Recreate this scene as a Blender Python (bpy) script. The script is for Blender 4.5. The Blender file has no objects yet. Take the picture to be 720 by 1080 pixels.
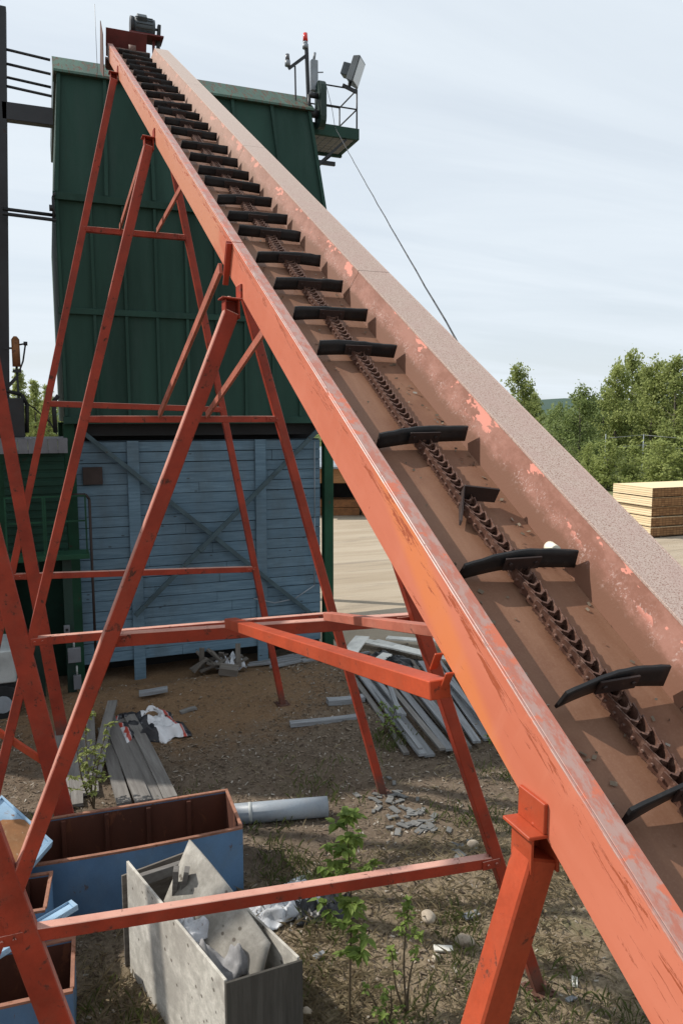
import bpy, bmesh, math, random
from mathutils import Vector, Matrix, Euler, noise
R = math.radians
rnd = random.Random(7)
scn = bpy.context.scene
COL = scn.collection

# ------------------------------------------------------------------ scene objects
def tag(o, label=None, cat=None, group=None, kind=None):
    if label: o['label'] = label
    if cat: o['category'] = cat
    if group: o['group'] = group
    if kind: o['kind'] = kind
    return o

def empty(name, loc=(0, 0, 0), rot=(0, 0, 0), label=None, cat=None, group=None):
    o = bpy.data.objects.new(name, None)
    COL.objects.link(o)
    o.matrix_basis = Matrix.Translation(loc) @ Euler(rot).to_matrix().to_4x4()
    o.empty_display_size = 0.2
    return tag(o, label, cat, group)

def root_matrix(o):
    while o.parent: o = o.parent
    return o.matrix_basis.copy()

def copy_tree(o, parent=None):
    c = o.copy(); COL.objects.link(c)
    if parent:
        c.parent = parent
    for ch in [x for x in bpy.data.objects if x.parent == o]:
        copy_tree(ch, c)
    return c

class MB:
    """collects shapes into one bmesh"""
    def __init__(self, m=None):
        self.bm = bmesh.new(); self.m = m or Matrix()
    def v(self, co): return self.bm.verts.new(self.m @ Vector(co))
    def face(self, pts):
        try: return self.bm.faces.new([self.v(p) for p in pts])
        except ValueError: return None
    def hexa(self, p, bevel=0.0):
        """8 corners: bottom 4 then top 4"""
        vs = [self.v(q) for q in p]
        fs = []
        for idx in ((3, 2, 1, 0), (4, 5, 6, 7), (0, 1, 5, 4), (1, 2, 6, 5), (2, 3, 7, 6), (3, 0, 4, 7)):
            fs.append(self.bm.faces.new([vs[i] for i in idx]))
        bmesh.ops.recalc_face_normals(self.bm, faces=fs)
        if bevel:
            es = list({e for f in fs for e in f.edges})
            bmesh.ops.bevel(self.bm, geom=es, offset=bevel, segments=1, affect='EDGES', profile=0.5)
    def box(self, lo, hi, bevel=0.0):
        x0, y0, z0 = lo; x1, y1, z1 = hi
        self.hexa([(x0, y0, z0), (x1, y0, z0), (x1, y1, z0), (x0, y1, z0), (x0, y0, z1), (x1, y0, z1), (x1, y1, z1), (x0, y1, z1)], bevel)
    def obox(self, c, size, rot=(0, 0, 0), bevel=0.0):
        m = Matrix.Translation(c) @ Euler(rot).to_matrix().to_4x4()
        s = Vector(size) / 2
        pts = [m @ Vector((sx * s.x, sy * s.y, sz * s.z)) for sz in (-1, 1) for sx, sy in ((-1, -1), (1, -1), (1, 1), (-1, 1))]
        self.hexa(pts, bevel)
    def bar(self, a, b, w, h, side=(0, 1, 0), bevel=0.0):
        """rectangular bar from a to b; h measured along 'side', w across it"""
        a, b = Vector(a), Vector(b)
        d = (b - a).normalized(); s = Vector(side)
        s = (s - d * s.dot(d)).normalized(); t = d.cross(s)
        pts = []
        for p in (a, b):
            for st, ss in ((-1, -1), (1, -1), (1, 1), (-1, 1)):
                pts.append(p + t * (st * w / 2) + s * (ss * h / 2))
        self.hexa(pts, bevel)
    def tube(self, a, b, r, r2=None, seg=10, caps=True):
        a, b = Vector(a), Vector(b); r2 = r if r2 is None else r2
        d = (b - a).normalized()
        u = d.orthogonal().normalized(); w = d.cross(u)
        ra, rb = [], []
        for i in range(seg):
            an = 2 * math.pi * i / seg
            o = u * math.cos(an) + w * math.sin(an)
            ra.append(self.v(a + o * r)); rb.append(self.v(b + o * r2))
        for i in range(seg):
            j = (i + 1) % seg
            f = self.bm.faces.new((ra[i], ra[j], rb[j], rb[i])); f.smooth = True
        if caps:
            self.bm.faces.new(ra[::-1]); self.bm.faces.new(rb)
    def path(self, pts, r, seg=6):
        for p, q in zip(pts[:-1], pts[1:]):
            self.tube(p, q, r, seg=seg)
    def grid(self, f, nu, nv, thick=0.0, smooth=True):
        """surface f(u,v), u,v in 0..1; thick gives it a second skin along -normal"""
        P = [[Vector(f(i / nu, j / nv)) for j in range(nv + 1)] for i in range(nu + 1)]
        V = [[self.v(p) for p in row] for row in P]
        for i in range(nu):
            for j in range(nv):
                q = self.bm.faces.new((V[i][j], V[i + 1][j], V[i + 1][j + 1], V[i][j + 1])); q.smooth = smooth
        if thick:
            N = [[None] * (nv + 1) for _ in range(nu + 1)]
            for i in range(nu + 1):
                for j in range(nv + 1):
                    du = P[min(i + 1, nu)][j] - P[max(i - 1, 0)][j]
                    dv = P[i][min(j + 1, nv)] - P[i][max(j - 1, 0)]
                    n = du.cross(dv); n = n.normalized() if n.length > 1e-9 else Vector((0, 0, 1))
                    N[i][j] = self.v(P[i][j] - n * thick)
            for i in range(nu):
                for j in range(nv):
                    q = self.bm.faces.new((N[i][j], N[i][j + 1], N[i + 1][j + 1], N[i + 1][j])); q.smooth = smooth
            ring = [(i, 0) for i in range(nu)] + [(nu, j) for j in range(nv)] + [(i, nv) for i in range(nu, 0, -1)] + [(0, j) for j in range(nv, 0, -1)]
            for k in range(len(ring)):
                a, b = ring[k], ring[(k + 1) % len(ring)]
                self.bm.faces.new((V[a[0]][a[1]], N[a[0]][a[1]], N[b[0]][b[1]], V[b[0]][b[1]]))
    def build(self, name, mat, parent=None, loc=None, rot=(0, 0, 0), weld=False):
        me = bpy.data.meshes.new(name)
        if parent is not None:
            self.bm.transform(root_matrix(parent).inverted())
        if weld: bmesh.ops.remove_doubles(self.bm, verts=self.bm.verts, dist=1e-5)
        self.bm.to_mesh(me); self.bm.free()
        me.materials.append(mat)
        o = bpy.data.objects.new(name, me); COL.objects.link(o)
        if parent is not None: o.parent = parent
        if loc is not None:
            o.matrix_basis = Matrix.Translation(loc) @ Euler(rot).to_matrix().to_4x4()
        return o

def one(name, mb, mat, loc, rot, label, cat, group=None, kind=None):
    """a thing that is a single mesh; mb is in the thing's own axes"""
    return tag(mb.build(name, mat, loc=loc, rot=rot), label, cat, group, kind)

# ------------------------------------------------------------------ materials
class NT:
    def __init__(self, name):
        self.mat = bpy.data.materials.new(name); self.mat.use_nodes = True
        self.t = self.mat.node_tree; self.n = self.t.nodes; self.l = self.t.links
        self.b = self.n['Principled BSDF']
    def new(self, kind, **kw):
        nd = self.n.new(kind)
        for k, v in kw.items(): setattr(nd, k, v)
        return nd
    def put(self, sock, v):
        if isinstance(v, bpy.types.NodeSocket): self.l.new(v, sock)
        elif isinstance(v, (tuple, list)) and len(v) == 3 and sock.type == 'RGBA': sock.default_value = (*v, 1)
        else: sock.default_value = v
    def coords(self, scale=(1, 1, 1), world=False, rnd=True):
        tc = self.new('ShaderNodeTexCoord')
        src = tc.outputs['Object']
        if world:
            src = self.new('ShaderNodeNewGeometry').outputs['Position']
        mp = self.new('ShaderNodeMapping'); mp.inputs['Scale'].default_value = scale
        self.l.new(src, mp.inputs['Vector'])
        if rnd and not world:
            oi = self.new('ShaderNodeObjectInfo')
            cx = self.new('ShaderNodeMath', operation='MULTIPLY'); self.l.new(oi.outputs['Random'], cx.inputs[0]); cx.inputs[1].default_value = 37.0
            cb = self.new('ShaderNodeCombineXYZ'); self.l.new(cx.outputs[0], cb.inputs[0]); self.l.new(cx.outputs[0], cb.inputs[2])
            self.l.new(cb.outputs[0], mp.inputs['Location'])
        return mp.outputs[0]
    def noise(self, vec, scale=5, detail=6, rough=0.6, dist=0.0):
        nd = self.new('ShaderNodeTexNoise'); nd.inputs['Scale'].default_value = scale; nd.inputs['Detail'].default_value = detail
        nd.inputs['Roughness'].default_value = rough; nd.inputs['Distortion'].default_value = dist
        self.l.new(vec, nd.inputs['Vector']); return nd.outputs['Fac']
    def voro(self, vec, scale=5, feature='F1', out='Distance'):
        nd = self.new('ShaderNodeTexVoronoi', feature=feature); nd.inputs['Scale'].default_value = scale
        self.l.new(vec, nd.inputs['Vector']); return nd.outputs[out]
    def ramp(self, fac, a, b, c0=0.0, c1=1.0):
        nd = self.new('ShaderNodeMapRange'); nd.interpolation_type = 'SMOOTHSTEP'
        self.put(nd.inputs['Value'], fac)
        nd.inputs['From Min'].default_value = a; nd.inputs['From Max'].default_value = b
        nd.inputs['To Min'].default_value = c0; nd.inputs['To Max'].default_value = c1
        return nd.outputs[0]
    def math(self, op, a, b=0.0):
        nd = self.new('ShaderNodeMath', operation=op); self.put(nd.inputs[0], a); self.put(nd.inputs[1], b); return nd.outputs[0]
    def mix(self, fac, a, b, mode='MIX'):
        nd = self.new('ShaderNodeMix', data_type='RGBA', blend_type=mode)
        self.put(nd.inputs['Factor'], fac); self.put(nd.inputs['A'], a) if False else None
        ia = [s for s in nd.inputs if s.name == 'A' and s.type == 'RGBA'][0]
        ib = [s for s in nd.inputs if s.name == 'B' and s.type == 'RGBA'][0]
        self.put(ia, a); self.put(ib, b)
        return [s for s in nd.outputs if s.type == 'RGBA'][0]
    def sep(self, vec):
        nd = self.new('ShaderNodeSeparateXYZ'); self.l.new(vec, nd.inputs[0]); return nd.outputs
    def finish(self, color, rough=0.6, metal=0.0, bump=None, bstr=0.3, bdist=0.01, spec=0.5):
        self.put(self.b.inputs['Base Color'], color); self.put(self.b.inputs['Roughness'], rough)
        self.put(self.b.inputs['Metallic'], metal)
        self.b.inputs['Specular IOR Level'].default_value = spec
        if bump is not None:
            bp = self.new('ShaderNodeBump'); bp.inputs['Strength'].default_value = bstr; bp.inputs['Distance'].default_value = bdist
            self.l.new(bump, bp.inputs['Height']); self.l.new(bp.outputs[0], self.b.inputs['Normal'])
        return self.mat

def sc(c, k): return tuple(min(1, x * k) for x in c)

def paint(name, base, rust=(0.10, 0.035, 0.015), amount=0.35, scale=5, rough=0.5, stretch=(1, 1, 1), var=0.25, dust=None, spec=0.4, bstr=0.25, lit_top=None, mud=None):
    k = NT(name)
    p = k.coords(stretch)
    n1 = k.noise(p, scale * 0.5, 5, 0.6)
    n2 = k.noise(p, scale * 2.2, 9, 0.72, 0.4)
    n3 = k.noise(k.coords((1, 1, 1)), 70, 3, 0.6)
    col = k.mix(k.ramp(n1, 0.3, 0.7), sc(base, 1 - var), sc(base, 1 + var))
    col = k.mix(k.ramp(n3, 0.35, 0.75, 0, 0.25), col, sc(base, 0.6))
    if dust:
        col = k.mix(k.ramp(k.noise(p, scale * 1.1, 7, 0.7), 0.45, 0.75, 0, 0.7), col, dust)
    if lit_top:  # sunlit look of upward faces, painted in as a paler colour
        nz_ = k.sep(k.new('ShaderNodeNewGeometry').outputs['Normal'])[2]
        col = k.mix(k.math('MULTIPLY', k.ramp(nz_, 0.12, 0.5), k.ramp(n1, 0.2, 0.6, 0.55, 0.95)), col, lit_top)
    m = k.ramp(n2, 0.72 - amount * 0.35, 0.80 - amount * 0.35)
    if mud:
        zz_ = k.sep(k.coords((1, 1, 1), rnd=False))[2]
        low = k.ramp(k.math('ADD', zz_, k.math('MULTIPLY', n2, -0.55)), -0.20, 0.12, 1, 0)
        col = k.mix(k.math('MULTIPLY', low, 0.8), col, mud)
    col = k.mix(m, col, rust)
    r = k.mix(m, (rough,) * 3, (0.85,) * 3)
    return k.finish(col, r, 0, k.math('ADD', k.math('MULTIPLY', n3, 0.5), k.math('MULTIPLY', m, -0.8)), bstr, 0.004, spec)

RED = (0.30, 0.036, 0.016)
m_red = paint('red_steel_paint', RED, (0.10, 0.03, 0.018), 0.36, 6, 0.5, dust=(0.25, 0.05, 0.028), spec=0.35)
m_leg = paint('red_leg_paint', RED, (0.085, 0.028, 0.018), 0.40, 6, 0.5, dust=(0.25, 0.05, 0.028), spec=0.35, lit_top=(0.60, 0.33, 0.26), mud=(0.085, 0.055, 0.042))
m_red_faded = paint('orange_red_paint', (0.36, 0.056, 0.021), (0.12, 0.035, 0.02), 0.36, 6, 0.5, dust=(0.36, 0.075, 0.034), spec=0.3)
m_green = paint('green_steel_paint', (0.022, 0.058, 0.044), (0.045, 0.034, 0.025), 0.2, 1.5, 0.7, (1.6, 1, 0.25), 0.28, dust=(0.034, 0.066, 0.055), spec=0.2)
m_green_pale = paint('pale_green_paint', (0.055, 0.11, 0.08), (0.10, 0.06, 0.04), 0.62, 2.2, 0.6, (3, 1, 0.4), 0.2)
m_green_dark = paint('dark_green_trim', (0.009, 0.03, 0.022), (0.05, 0.03, 0.02), 0.25, 3, 0.5)
m_green_post = paint('green_post_paint', (0.012, 0.058, 0.03), (0.05, 0.035, 0.025), 0.3, 3, 0.65, spec=0.25)
m_booth = paint('booth_green_paint', (0.010, 0.036, 0.024), (0.03, 0.022, 0.016), 0.3, 3, 0.7, spec=0.2)
m_zinc = paint('weathered_zinc', (0.15, 0.155, 0.17), (0.10, 0.09, 0.08), 0.25, 4, 0.6)
m_strut = paint('blue_grey_strut', (0.055, 0.09, 0.105), (0.05, 0.04, 0.03), 0.4, 5, 0.7)
m_dark_steel = paint('dark_steel', (0.022, 0.024, 0.027), (0.06, 0.03, 0.018), 0.3, 4, 0.5)
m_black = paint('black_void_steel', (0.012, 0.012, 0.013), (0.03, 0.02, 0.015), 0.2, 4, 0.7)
m_blue_steel = paint('blue_steel_paint', (0.10, 0.195, 0.335), (0.11, 0.06, 0.035), 0.30, 3, 0.55, (1, 1, 0.6), 0.25, dust=(0.12, 0.19, 0.27))
m_blue_pale = paint('pale_blue_lid_paint', (0.27, 0.41, 0.55), (0.22, 0.11, 0.05), 0.35, 3, 0.5, dust=(0.35, 0.47, 0.58))
m_rust_in = paint('rusty_tank_lining', (0.075, 0.024, 0.013), (0.12, 0.042, 0.02), 0.45, 3, 0.8, (1, 1, 0.5), 0.3)
m_rust_rim = paint('rusty_rim', (0.27, 0.125, 0.08), (0.2, 0.08, 0.04), 0.5, 8, 0.7)
m_grey_steel = paint('galvanised_steel', (0.24, 0.27, 0.30), (0.15, 0.13, 0.11), 0.25, 4, 0.45, dust=(0.31, 0.32, 0.33))
m_grey_box = paint('grey_enamel', (0.42, 0.44, 0.43), (0.2, 0.15, 0.1), 0.15, 4, 0.5)
m_white = paint('white_board_paint', (0.66, 0.64, 0.58), (0.3, 0.25, 0.18), 0.35, 4, 0.6)
m_motor = paint('grey_motor_paint', (0.06, 0.075, 0.085), (0.04, 0.03, 0.025), 0.3, 8, 0.45)
m_orange_rust = paint('rusty_orange_cylinder', (0.22, 0.09, 0.03), (0.06, 0.03, 0.02), 0.5, 9, 0.7)
m_light_steel = paint('faded_wire', (0.20, 0.21, 0.21), (0.15, 0.15, 0.15), 0.1, 4, 0.6)
m_brace = paint('lit_brace_paint', (0.38, 0.115, 0.075), (0.10, 0.035, 0.02), 0.36, 6, 0.55, dust=(0.45, 0.18, 0.13))  # leg red made paler: sunlight on the brace sides is in the colour
m_vent = paint('dark_brown_steel', (0.04, 0.026, 0.022), (0.03, 0.02, 0.015), 0.3, 5, 0.7)
m_maroon = paint('maroon_paint', (0.12, 0.022, 0.02), (0.06, 0.03, 0.022), 0.4, 6, 0.6)
m_tyre = paint('tyre_rubber', (0.02, 0.02, 0.021), (0.08, 0.07, 0.06), 0.2, 8, 0.85)
m_brownsteel = paint('brown_steel', (0.10, 0.045, 0.03), (0.05, 0.025, 0.02), 0.4, 5, 0.7)

def beam_paint():
    k = NT('faded_salmon_beam_paint')
    p = k.coords((1, 1, 1), rnd=False)
    x, s, n = k.sep(p)
    ps = k.coords((6, 1, 3), rnd=False)
    n1 = k.noise(ps, 1.1, 5, 0.6)
    col = k.mix(k.ramp(n1, 0.3, 0.7), (0.51, 0.143, 0.080), (0.585, 0.19, 0.118))
    # orange touch-up paint near the welded brackets
    far = k.ramp(k.math('ADD', s, k.math('MULTIPLY', n1, 2.0)), 5.6, 6.1)
    near = k.ramp(k.math('ABSOLUTE', k.math('SUBTRACT', s, k.math('ADD', 1.55, k.math('MULTIPLY', n, 3.5)))), 0.12, 0.34, 1, 0)
    col = k.mix(k.math('MULTIPLY', far, 0.75), col, (0.58, 0.27, 0.165))
    col = k.mix(k.math('MULTIPLY', near, 0.6), col, (0.66, 0.21, 0.06))
    # pale run-down streaks across the web
    n2 = k.noise(k.coords((2, 9, 1.2), rnd=False), 1.4, 5, 0.65)
    col = k.mix(k.ramp(n2, 0.5, 0.72, 0, 0.3), col, (0.60, 0.22, 0.14))
    # long flaked scratches just under the top edge, and scattered flecks
    dn = k.ramp(k.math('ABSOLUTE', k.math('SUBTRACT', n, 0.062)), 0.0, 0.048, 1, 0)
    sc1 = k.noise(k.coords((8, 1.6, 16), rnd=False), 2.6, 9, 0.75, 0.6)
    m1 = k.ramp(k.math('ADD', sc1, k.math('MULTIPLY', dn, 0.12)), 0.622, 0.655)
    fl = k.noise(k.coords((1, 1, 1.6), rnd=False), 16, 8, 0.75, 0.5)
    clu = k.ramp(k.noise(k.coords((1, 1, 1), rnd=False), 2.4, 4, 0.6), 0.5, 0.72)
    m2 = k.ramp(k.math('ADD', fl, k.math('MULTIPLY', clu, 0.09)), 0.675, 0.705)
    m = k.math('MAXIMUM', m1, m2)
    col = k.mix(m, col, (0.33, 0.07, 0.025))
    # worn grey top flange
    top = k.ramp(n, 0.094, 0.0985)
    wn = k.noise(k.coords((3, 1, 1), rnd=False), 9, 8, 0.75)
    fcol = k.mix(k.ramp(wn, 0.42, 0.58), (0.40, 0.14, 0.095), (0.38, 0.235, 0.20))
    fcol = k.mix(k.ramp(k.noise(p, 5, 6, 0.7), 0.56, 0.62), fcol, (0.52, 0.14, 0.075))
    col = k.mix(top, col, fcol)
    return k.finish(col, k.mix(m, (0.42,) * 3, (0.85,) * 3), 0, k.math('MULTIPLY', m, -1.0), 0.35, 0.004, 0.45)

def wall_paint():
    k = NT('worn_trough_wall')
    p = k.coords((1, 1, 1), rnd=False)
    x, s, n = k.sep(p)
    fine = k.noise(p, 95, 3, 0.7)
    mid = k.noise(k.coords((1, 0.6, 1), rnd=False), 9, 8, 0.75)
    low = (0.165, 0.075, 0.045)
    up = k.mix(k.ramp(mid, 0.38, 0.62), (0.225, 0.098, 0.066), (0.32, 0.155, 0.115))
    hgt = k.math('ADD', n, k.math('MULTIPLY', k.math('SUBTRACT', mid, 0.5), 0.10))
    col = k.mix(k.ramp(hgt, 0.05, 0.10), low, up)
    # pale scuffed freckles in the middle band
    band = k.ramp(k.math('ABSOLUTE', k.math('SUBTRACT', hgt, 0.095)), 0.0, 0.06, 1, 0)
    frk = k.math('MULTIPLY', k.ramp(fine, 0.52, 0.64), k.math('MULTIPLY', band, k.ramp(k.noise(p, 14, 5, 0.7), 0.42, 0.62)))
    col = k.mix(k.math('MULTIPLY', frk, 0.75), col, (0.50, 0.37, 0.33))
    # salmon flakes of surviving paint along the upper edge
    fk = k.noise(k.coords((1, 1.0, 2.2), rnd=False), 6.3, 4, 0.6, 0.2)
    m = k.math('MULTIPLY', k.ramp(k.math('ADD', fk, k.ramp(n, 0.09, 0.16, 0, 0.07)), 0.625, 0.645), k.ramp(n, 0.085, 0.12))
    col = k.mix(m, col, (0.62, 0.25, 0.19))
    # further up the incline the inside is dusty and paler
    col = k.mix(k.ramp(s, 4.0, 9.5, 0, 0.6), col, (0.38, 0.25, 0.19))
    return k.finish(col, 0.7, 0, fine, 0.2, 0.003, 0.3)

def flange_paint():
    k = NT('pitted_flange')
    p = k.coords((1, 1, 1), rnd=False)
    x, s, n = k.sep(p)
    f1 = k.noise(p, 190, 3, 0.75)
    f2 = k.noise(p, 7, 5, 0.6)
    col = k.mix(k.ramp(f1, 0.36, 0.52), (0.215, 0.115, 0.085), (0.46, 0.365, 0.315))
    col = k.mix(k.ramp(f2, 0.35, 0.7, 0, 0.4), col, (0.40, 0.27, 0.24))
    col = k.mix(k.ramp(s, 4, 9, 0, 0.6), col, (0.50, 0.42, 0.37))
    return k.finish(col, 0.85, 0, f1, 0.35, 0.004, 0.25)

def bed_steel():
    k = NT('worn_brown_bed')
    p = k.coords((1, 1, 1), rnd=False)
    st = k.noise(k.coords((7, 0.9, 1), rnd=False), 2, 6, 0.65)
    bl = k.noise(p, 3, 6, 0.7)
    fi = k.noise(p, 120, 3, 0.7)
    col = k.mix(k.ramp(st, 0.3, 0.7), (0.168, 0.078, 0.043), (0.215, 0.110, 0.066))
    col = k.mix(k.ramp(bl, 0.42, 0.66, 0, 0.6), col, (0.145, 0.062, 0.034))
    col = k.mix(k.ramp(fi, 0.45, 0.75, 0, 0.3), col, (0.26, 0.15, 0.10))
    return k.finish(col, k.mix(k.ramp(st, 0.3, 0.7), (0.55,) * 3, (0.75,) * 3), 0, fi, 0.15, 0.002, 0.35)

m_beam, m_wall, m_flange, m_bed = beam_paint(), wall_paint(), flange_paint(), bed_steel()
m_rubber = paint('black_rubber', (0.011, 0.011, 0.012), (0.075, 0.048, 0.034), 0.26, 14, 0.6, dust=(0.032, 0.027, 0.024), bstr=0.5)
m_chain = paint('rusty_chain', (0.105, 0.05, 0.034), (0.19, 0.105, 0.075), 0.5, 25, 0.55, dust=(0.21, 0.13, 0.10))
m_bracket = paint('rusty_bracket', (0.03, 0.016, 0.013), (0.06, 0.03, 0.022), 0.35, 12, 0.65)

def wood(name, base, dark, scale=1.0, axis=0, knots=0.3, rough=0.85, gap=None):
    k = NT(name)
    st = [14.0, 14.0, 14.0]; st[axis] = 0.9
    p = k.coords(tuple(st))
    g = k.noise(p, 1.6 * scale, 7, 0.65, 0.3)
    q = k.coords((1, 1, 1))
    b = k.noise(q, 2.2, 5, 0.65)
    f = k.noise(p, 7 * scale, 4, 0.7)
    col = k.mix(k.ramp(g, 0.3, 0.7), dark, base)
    col = k.mix(k.ramp(b, 0.4, 0.75, 0, 0.5), col, sc(dark, 1.25))
    col = k.mix(k.ramp(f, 0.55, 0.72, 0, 0.45), col, sc(dark, 0.6))
    v = k.voro(k.coords((3.2, 3.2, 3.2)), 1.0)
    col = k.mix(k.ramp(v, 0.03, 0.075, knots, 0), col, sc(dark, 0.35))
    # each piece a shade of its own
    oi = k.new('ShaderNodeObjectInfo')
    col = k.mix(k.math('MULTIPLY', oi.outputs['Random'], 0.4), col, sc(dark, 0.9))
    return k.finish(col, rough, 0, g, 0.35, 0.004, 0.25)

m_plank = wood('weathered_grey_wood', (0.235, 0.225, 0.21), (0.135, 0.125, 0.115))
m_plank_silver = wood('silvery_grey_wood', (0.33, 0.345, 0.36), (0.19, 0.195, 0.2))
m_dark_ply = wood('shaded_plywood', (0.105, 0.098, 0.085), (0.055, 0.05, 0.043), axis=2)  # darker plywood for the end panel, its shade painted into the colour
m_scrap = wood('brown_grey_scrap_wood', (0.20, 0.18, 0.155), (0.11, 0.095, 0.08))
m_fresh_end = wood('fresh_sawn_lumber', (0.74, 0.55, 0.32), (0.60, 0.42, 0.22), knots=0.0)

def plywood(name='weathered_plywood', f=1.0):
    k = NT(name)
    p = k.coords((1, 1, 1))
    g = k.noise(k.coords((2.2, 7, 7)), 1.7, 7, 0.65, 0.4)
    b = k.noise(p, 2.6, 6, 0.7)
    col = k.mix(k.ramp(g, 0.3, 0.72), sc((0.44, 0.42, 0.37), f), sc((0.66, 0.63, 0.565), f))
    col = k.mix(k.ramp(b, 0.42, 0.62, 0, 0.75), col, sc((0.33, 0.31, 0.275), f))
    v = k.voro(k.coords((4, 5.5, 6.0)), 1.7)
    col = k.mix(k.ramp(v, 0.10, 0.17, 0.85, 0), col, (0.10, 0.085, 0.07))
    fi = k.noise(k.coords((4, 40, 40)), 2, 3, 0.6)
    col = k.mix(k.ramp(fi, 0.52, 0.7, 0, 0.35), col, (0.24, 0.22, 0.19))
    return k.finish(col, 0.85, 0, g, 0.3, 0.004, 0.2)
m_ply = plywood()
m_sheet = plywood('old_plywood_sheet', 0.62)

def siding():
    """blue horizontal boards: board joints are in the mesh; this is the weathered paint"""
    k = NT('weathered_blue_board_paint')
    p = k.coords((1, 1, 1))
    g = k.noise(k.coords((0.7, 1, 9)), 3.2, 7, 0.7, 0.3)
    b = k.noise(k.coords((1, 1, 0.5)), 1.3, 6, 0.65)
    x, y, z = k.sep(p)
    row = k.math('FLOOR', k.math('DIVIDE', z, 0.185))
    wn = k.new('ShaderNodeTexWhiteNoise', noise_dimensions='1D'); k.l.new(row, wn.inputs['W'])
    col = k.mix(k.ramp(g, 0.3, 0.7), (0.095, 0.162, 0.218), (0.162, 0.252, 0.318))
    col = k.mix(k.math('MULTIPLY', wn.outputs['Value'], 0.4), col, (0.068, 0.115, 0.155))
    col = k.mix(k.ramp(b, 0.45, 0.7, 0, 0.55), col, (0.09, 0.118, 0.135))
    v = k.voro(k.coords((2.3, 1, 6)), 1.1)
    col = k.mix(k.ramp(v, 0.05, 0.10, 0.8, 0), col, (0.035, 0.04, 0.045))
    return k.finish(col, 0.75, 0, g, 0.3, 0.004, 0.3)
m_siding = siding()

def ground_mat():
    k = NT('yard_ground')
    p = k.coords((1, 1, 1), rnd=False)
    x, y, z = k.sep(p)
    n1 = k.noise(p, 0.55, 6, 0.6); n2 = k.noise(p, 3.5, 8, 0.7); n3 = k.noise(p, 26, 6, 0.75); n4 = k.noise(p, 110, 3, 0.7)
    soil = k.mix(k.ramp(n2, 0.3, 0.7), (0.105, 0.076, 0.052), (0.17, 0.13, 0.094))
    soil = k.mix(k.ramp(n3, 0.5, 0.66, 0, 0.7), soil, (0.22, 0.175, 0.13))
    soil = k.mix(k.ramp(n4, 0.5, 0.62, 0, 0.5), soil, (0.085, 0.07, 0.055))
    # sawdust
    d = k.new('ShaderNodeVectorMath', operation='DISTANCE')
    k.l.new(k.coords((0.7, 1, 0), rnd=False), d.inputs[0]); d.inputs[1].default_value = (1.2, 12.1, 0)
    dd = k.math('ADD', d.outputs['Value'], k.math('MULTIPLY', k.math('SUBTRACT', n2, 0.5), 2.2))
    saw = k.ramp(dd, 1.2, 2.9, 1, 0)
    soil = k.mix(k.math('MULTIPLY', saw, 0.85), soil, k.mix(k.ramp(n3, 0.35, 0.65), (0.165, 0.098, 0.05), (0.25, 0.155, 0.085)))
    # dry straw and weeds near the camera
    ny = k.math('ADD', y, k.math('MULTIPLY', n1, 3.0))
    near = k.ramp(ny, 7.2, 8.6, 1, 0)
    straw = k.mix(k.ramp(n3, 0.35, 0.65), (0.14, 0.108, 0.07), (0.27, 0.215, 0.145))
    col = k.mix(near, soil, straw)
    gm = k.math('MULTIPLY', k.ramp(k.noise(p, 1.1, 7, 0.7), 0.54, 0.66), k.ramp(ny, 8.5, 11, 1, 0.15))
    col = k.mix(k.math('MULTIPLY', gm, 0.4), col, k.mix(n3, (0.045, 0.065, 0.02), (0.11, 0.13, 0.05)))
    # compacted lumber yard
    tr = k.noise(k.coords((0.10, 0.9, 1), rnd=False), 1.0, 6, 0.7, 0.3)
    yard = k.mix(k.ramp(tr, 0.3, 0.7), (0.32, 0.258, 0.185), (0.43, 0.365, 0.28))
    yard = k.mix(k.ramp(n3, 0.5, 0.7, 0, 0.5), yard, (0.23, 0.20, 0.16))
    yard = k.mix(k.ramp(k.noise(k.coords((0.06, 0.5, 1), rnd=False), 2.6, 7, 0.75, 0.6), 0.52, 0.66, 0, 0.55), yard, (0.20, 0.17, 0.135))
    xo = k.math('MINIMUM', k.math('MAXIMUM', k.math('MULTIPLY', k.math('SUBTRACT', x, 4.6), 1.2), -3.0), 0.6)
    ym = k.ramp(k.math('ADD', k.math('ADD', y, xo), k.math('MULTIPLY', n1, 1.6)), 13.6, 15.0)
    col = k.mix(ym, col, yard)
    # grass field beyond the yard
    fm = k.ramp(k.math('ADD', k.math('ADD', y, k.math('MULTIPLY', x, 0.55)), k.math('MULTIPLY', n1, 6)), 52, 58)
    col = k.mix(fm, col, k.mix(n2, (0.07, 0.095, 0.03), (0.13, 0.14, 0.055)))
    return k.finish(col, 0.95, 0, k.math('ADD', k.math('MULTIPLY', n3, 0.6), k.math('MULTIPLY', n4, 0.4)), 0.7, 0.03, 0.15)
m_ground = ground_mat()

def leafy(name, a, b, trans=0.25):
    k = NT(name)
    oi = k.new('ShaderNodeObjectInfo')
    geo = k.new('ShaderNodeNewGeometry')
    n = k.noise(k.coords((1, 1, 1)), 1.4, 4, 0.6)
    col = k.mix(k.ramp(n, 0.3, 0.7), a, b)
    col = k.mix(k.math('MULTIPLY', geo.outputs['Random Per Island'], 0.5), col, sc(a, 0.65))
    col = k.mix(k.math('MULTIPLY', oi.outputs['Random'], 0.35), col, sc(b, 1.15))
    k.finish(col, 0.6, 0, spec=0.25)
    tr = k.new('ShaderNodeBsdfTranslucent'); k.put(tr.inputs['Color'], k.mix(0.5, col, sc(b, 1.4)))
    ms = k.new('ShaderNodeMixShader'); ms.inputs[0].default_value = trans
    k.l.new(k.b.outputs[0], ms.inputs[1]); k.l.new(tr.outputs[0], ms.inputs[2])
    k.l.new(ms.outputs[0], k.n['Material Output'].inputs['Surface'])
    return k.mat
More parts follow.
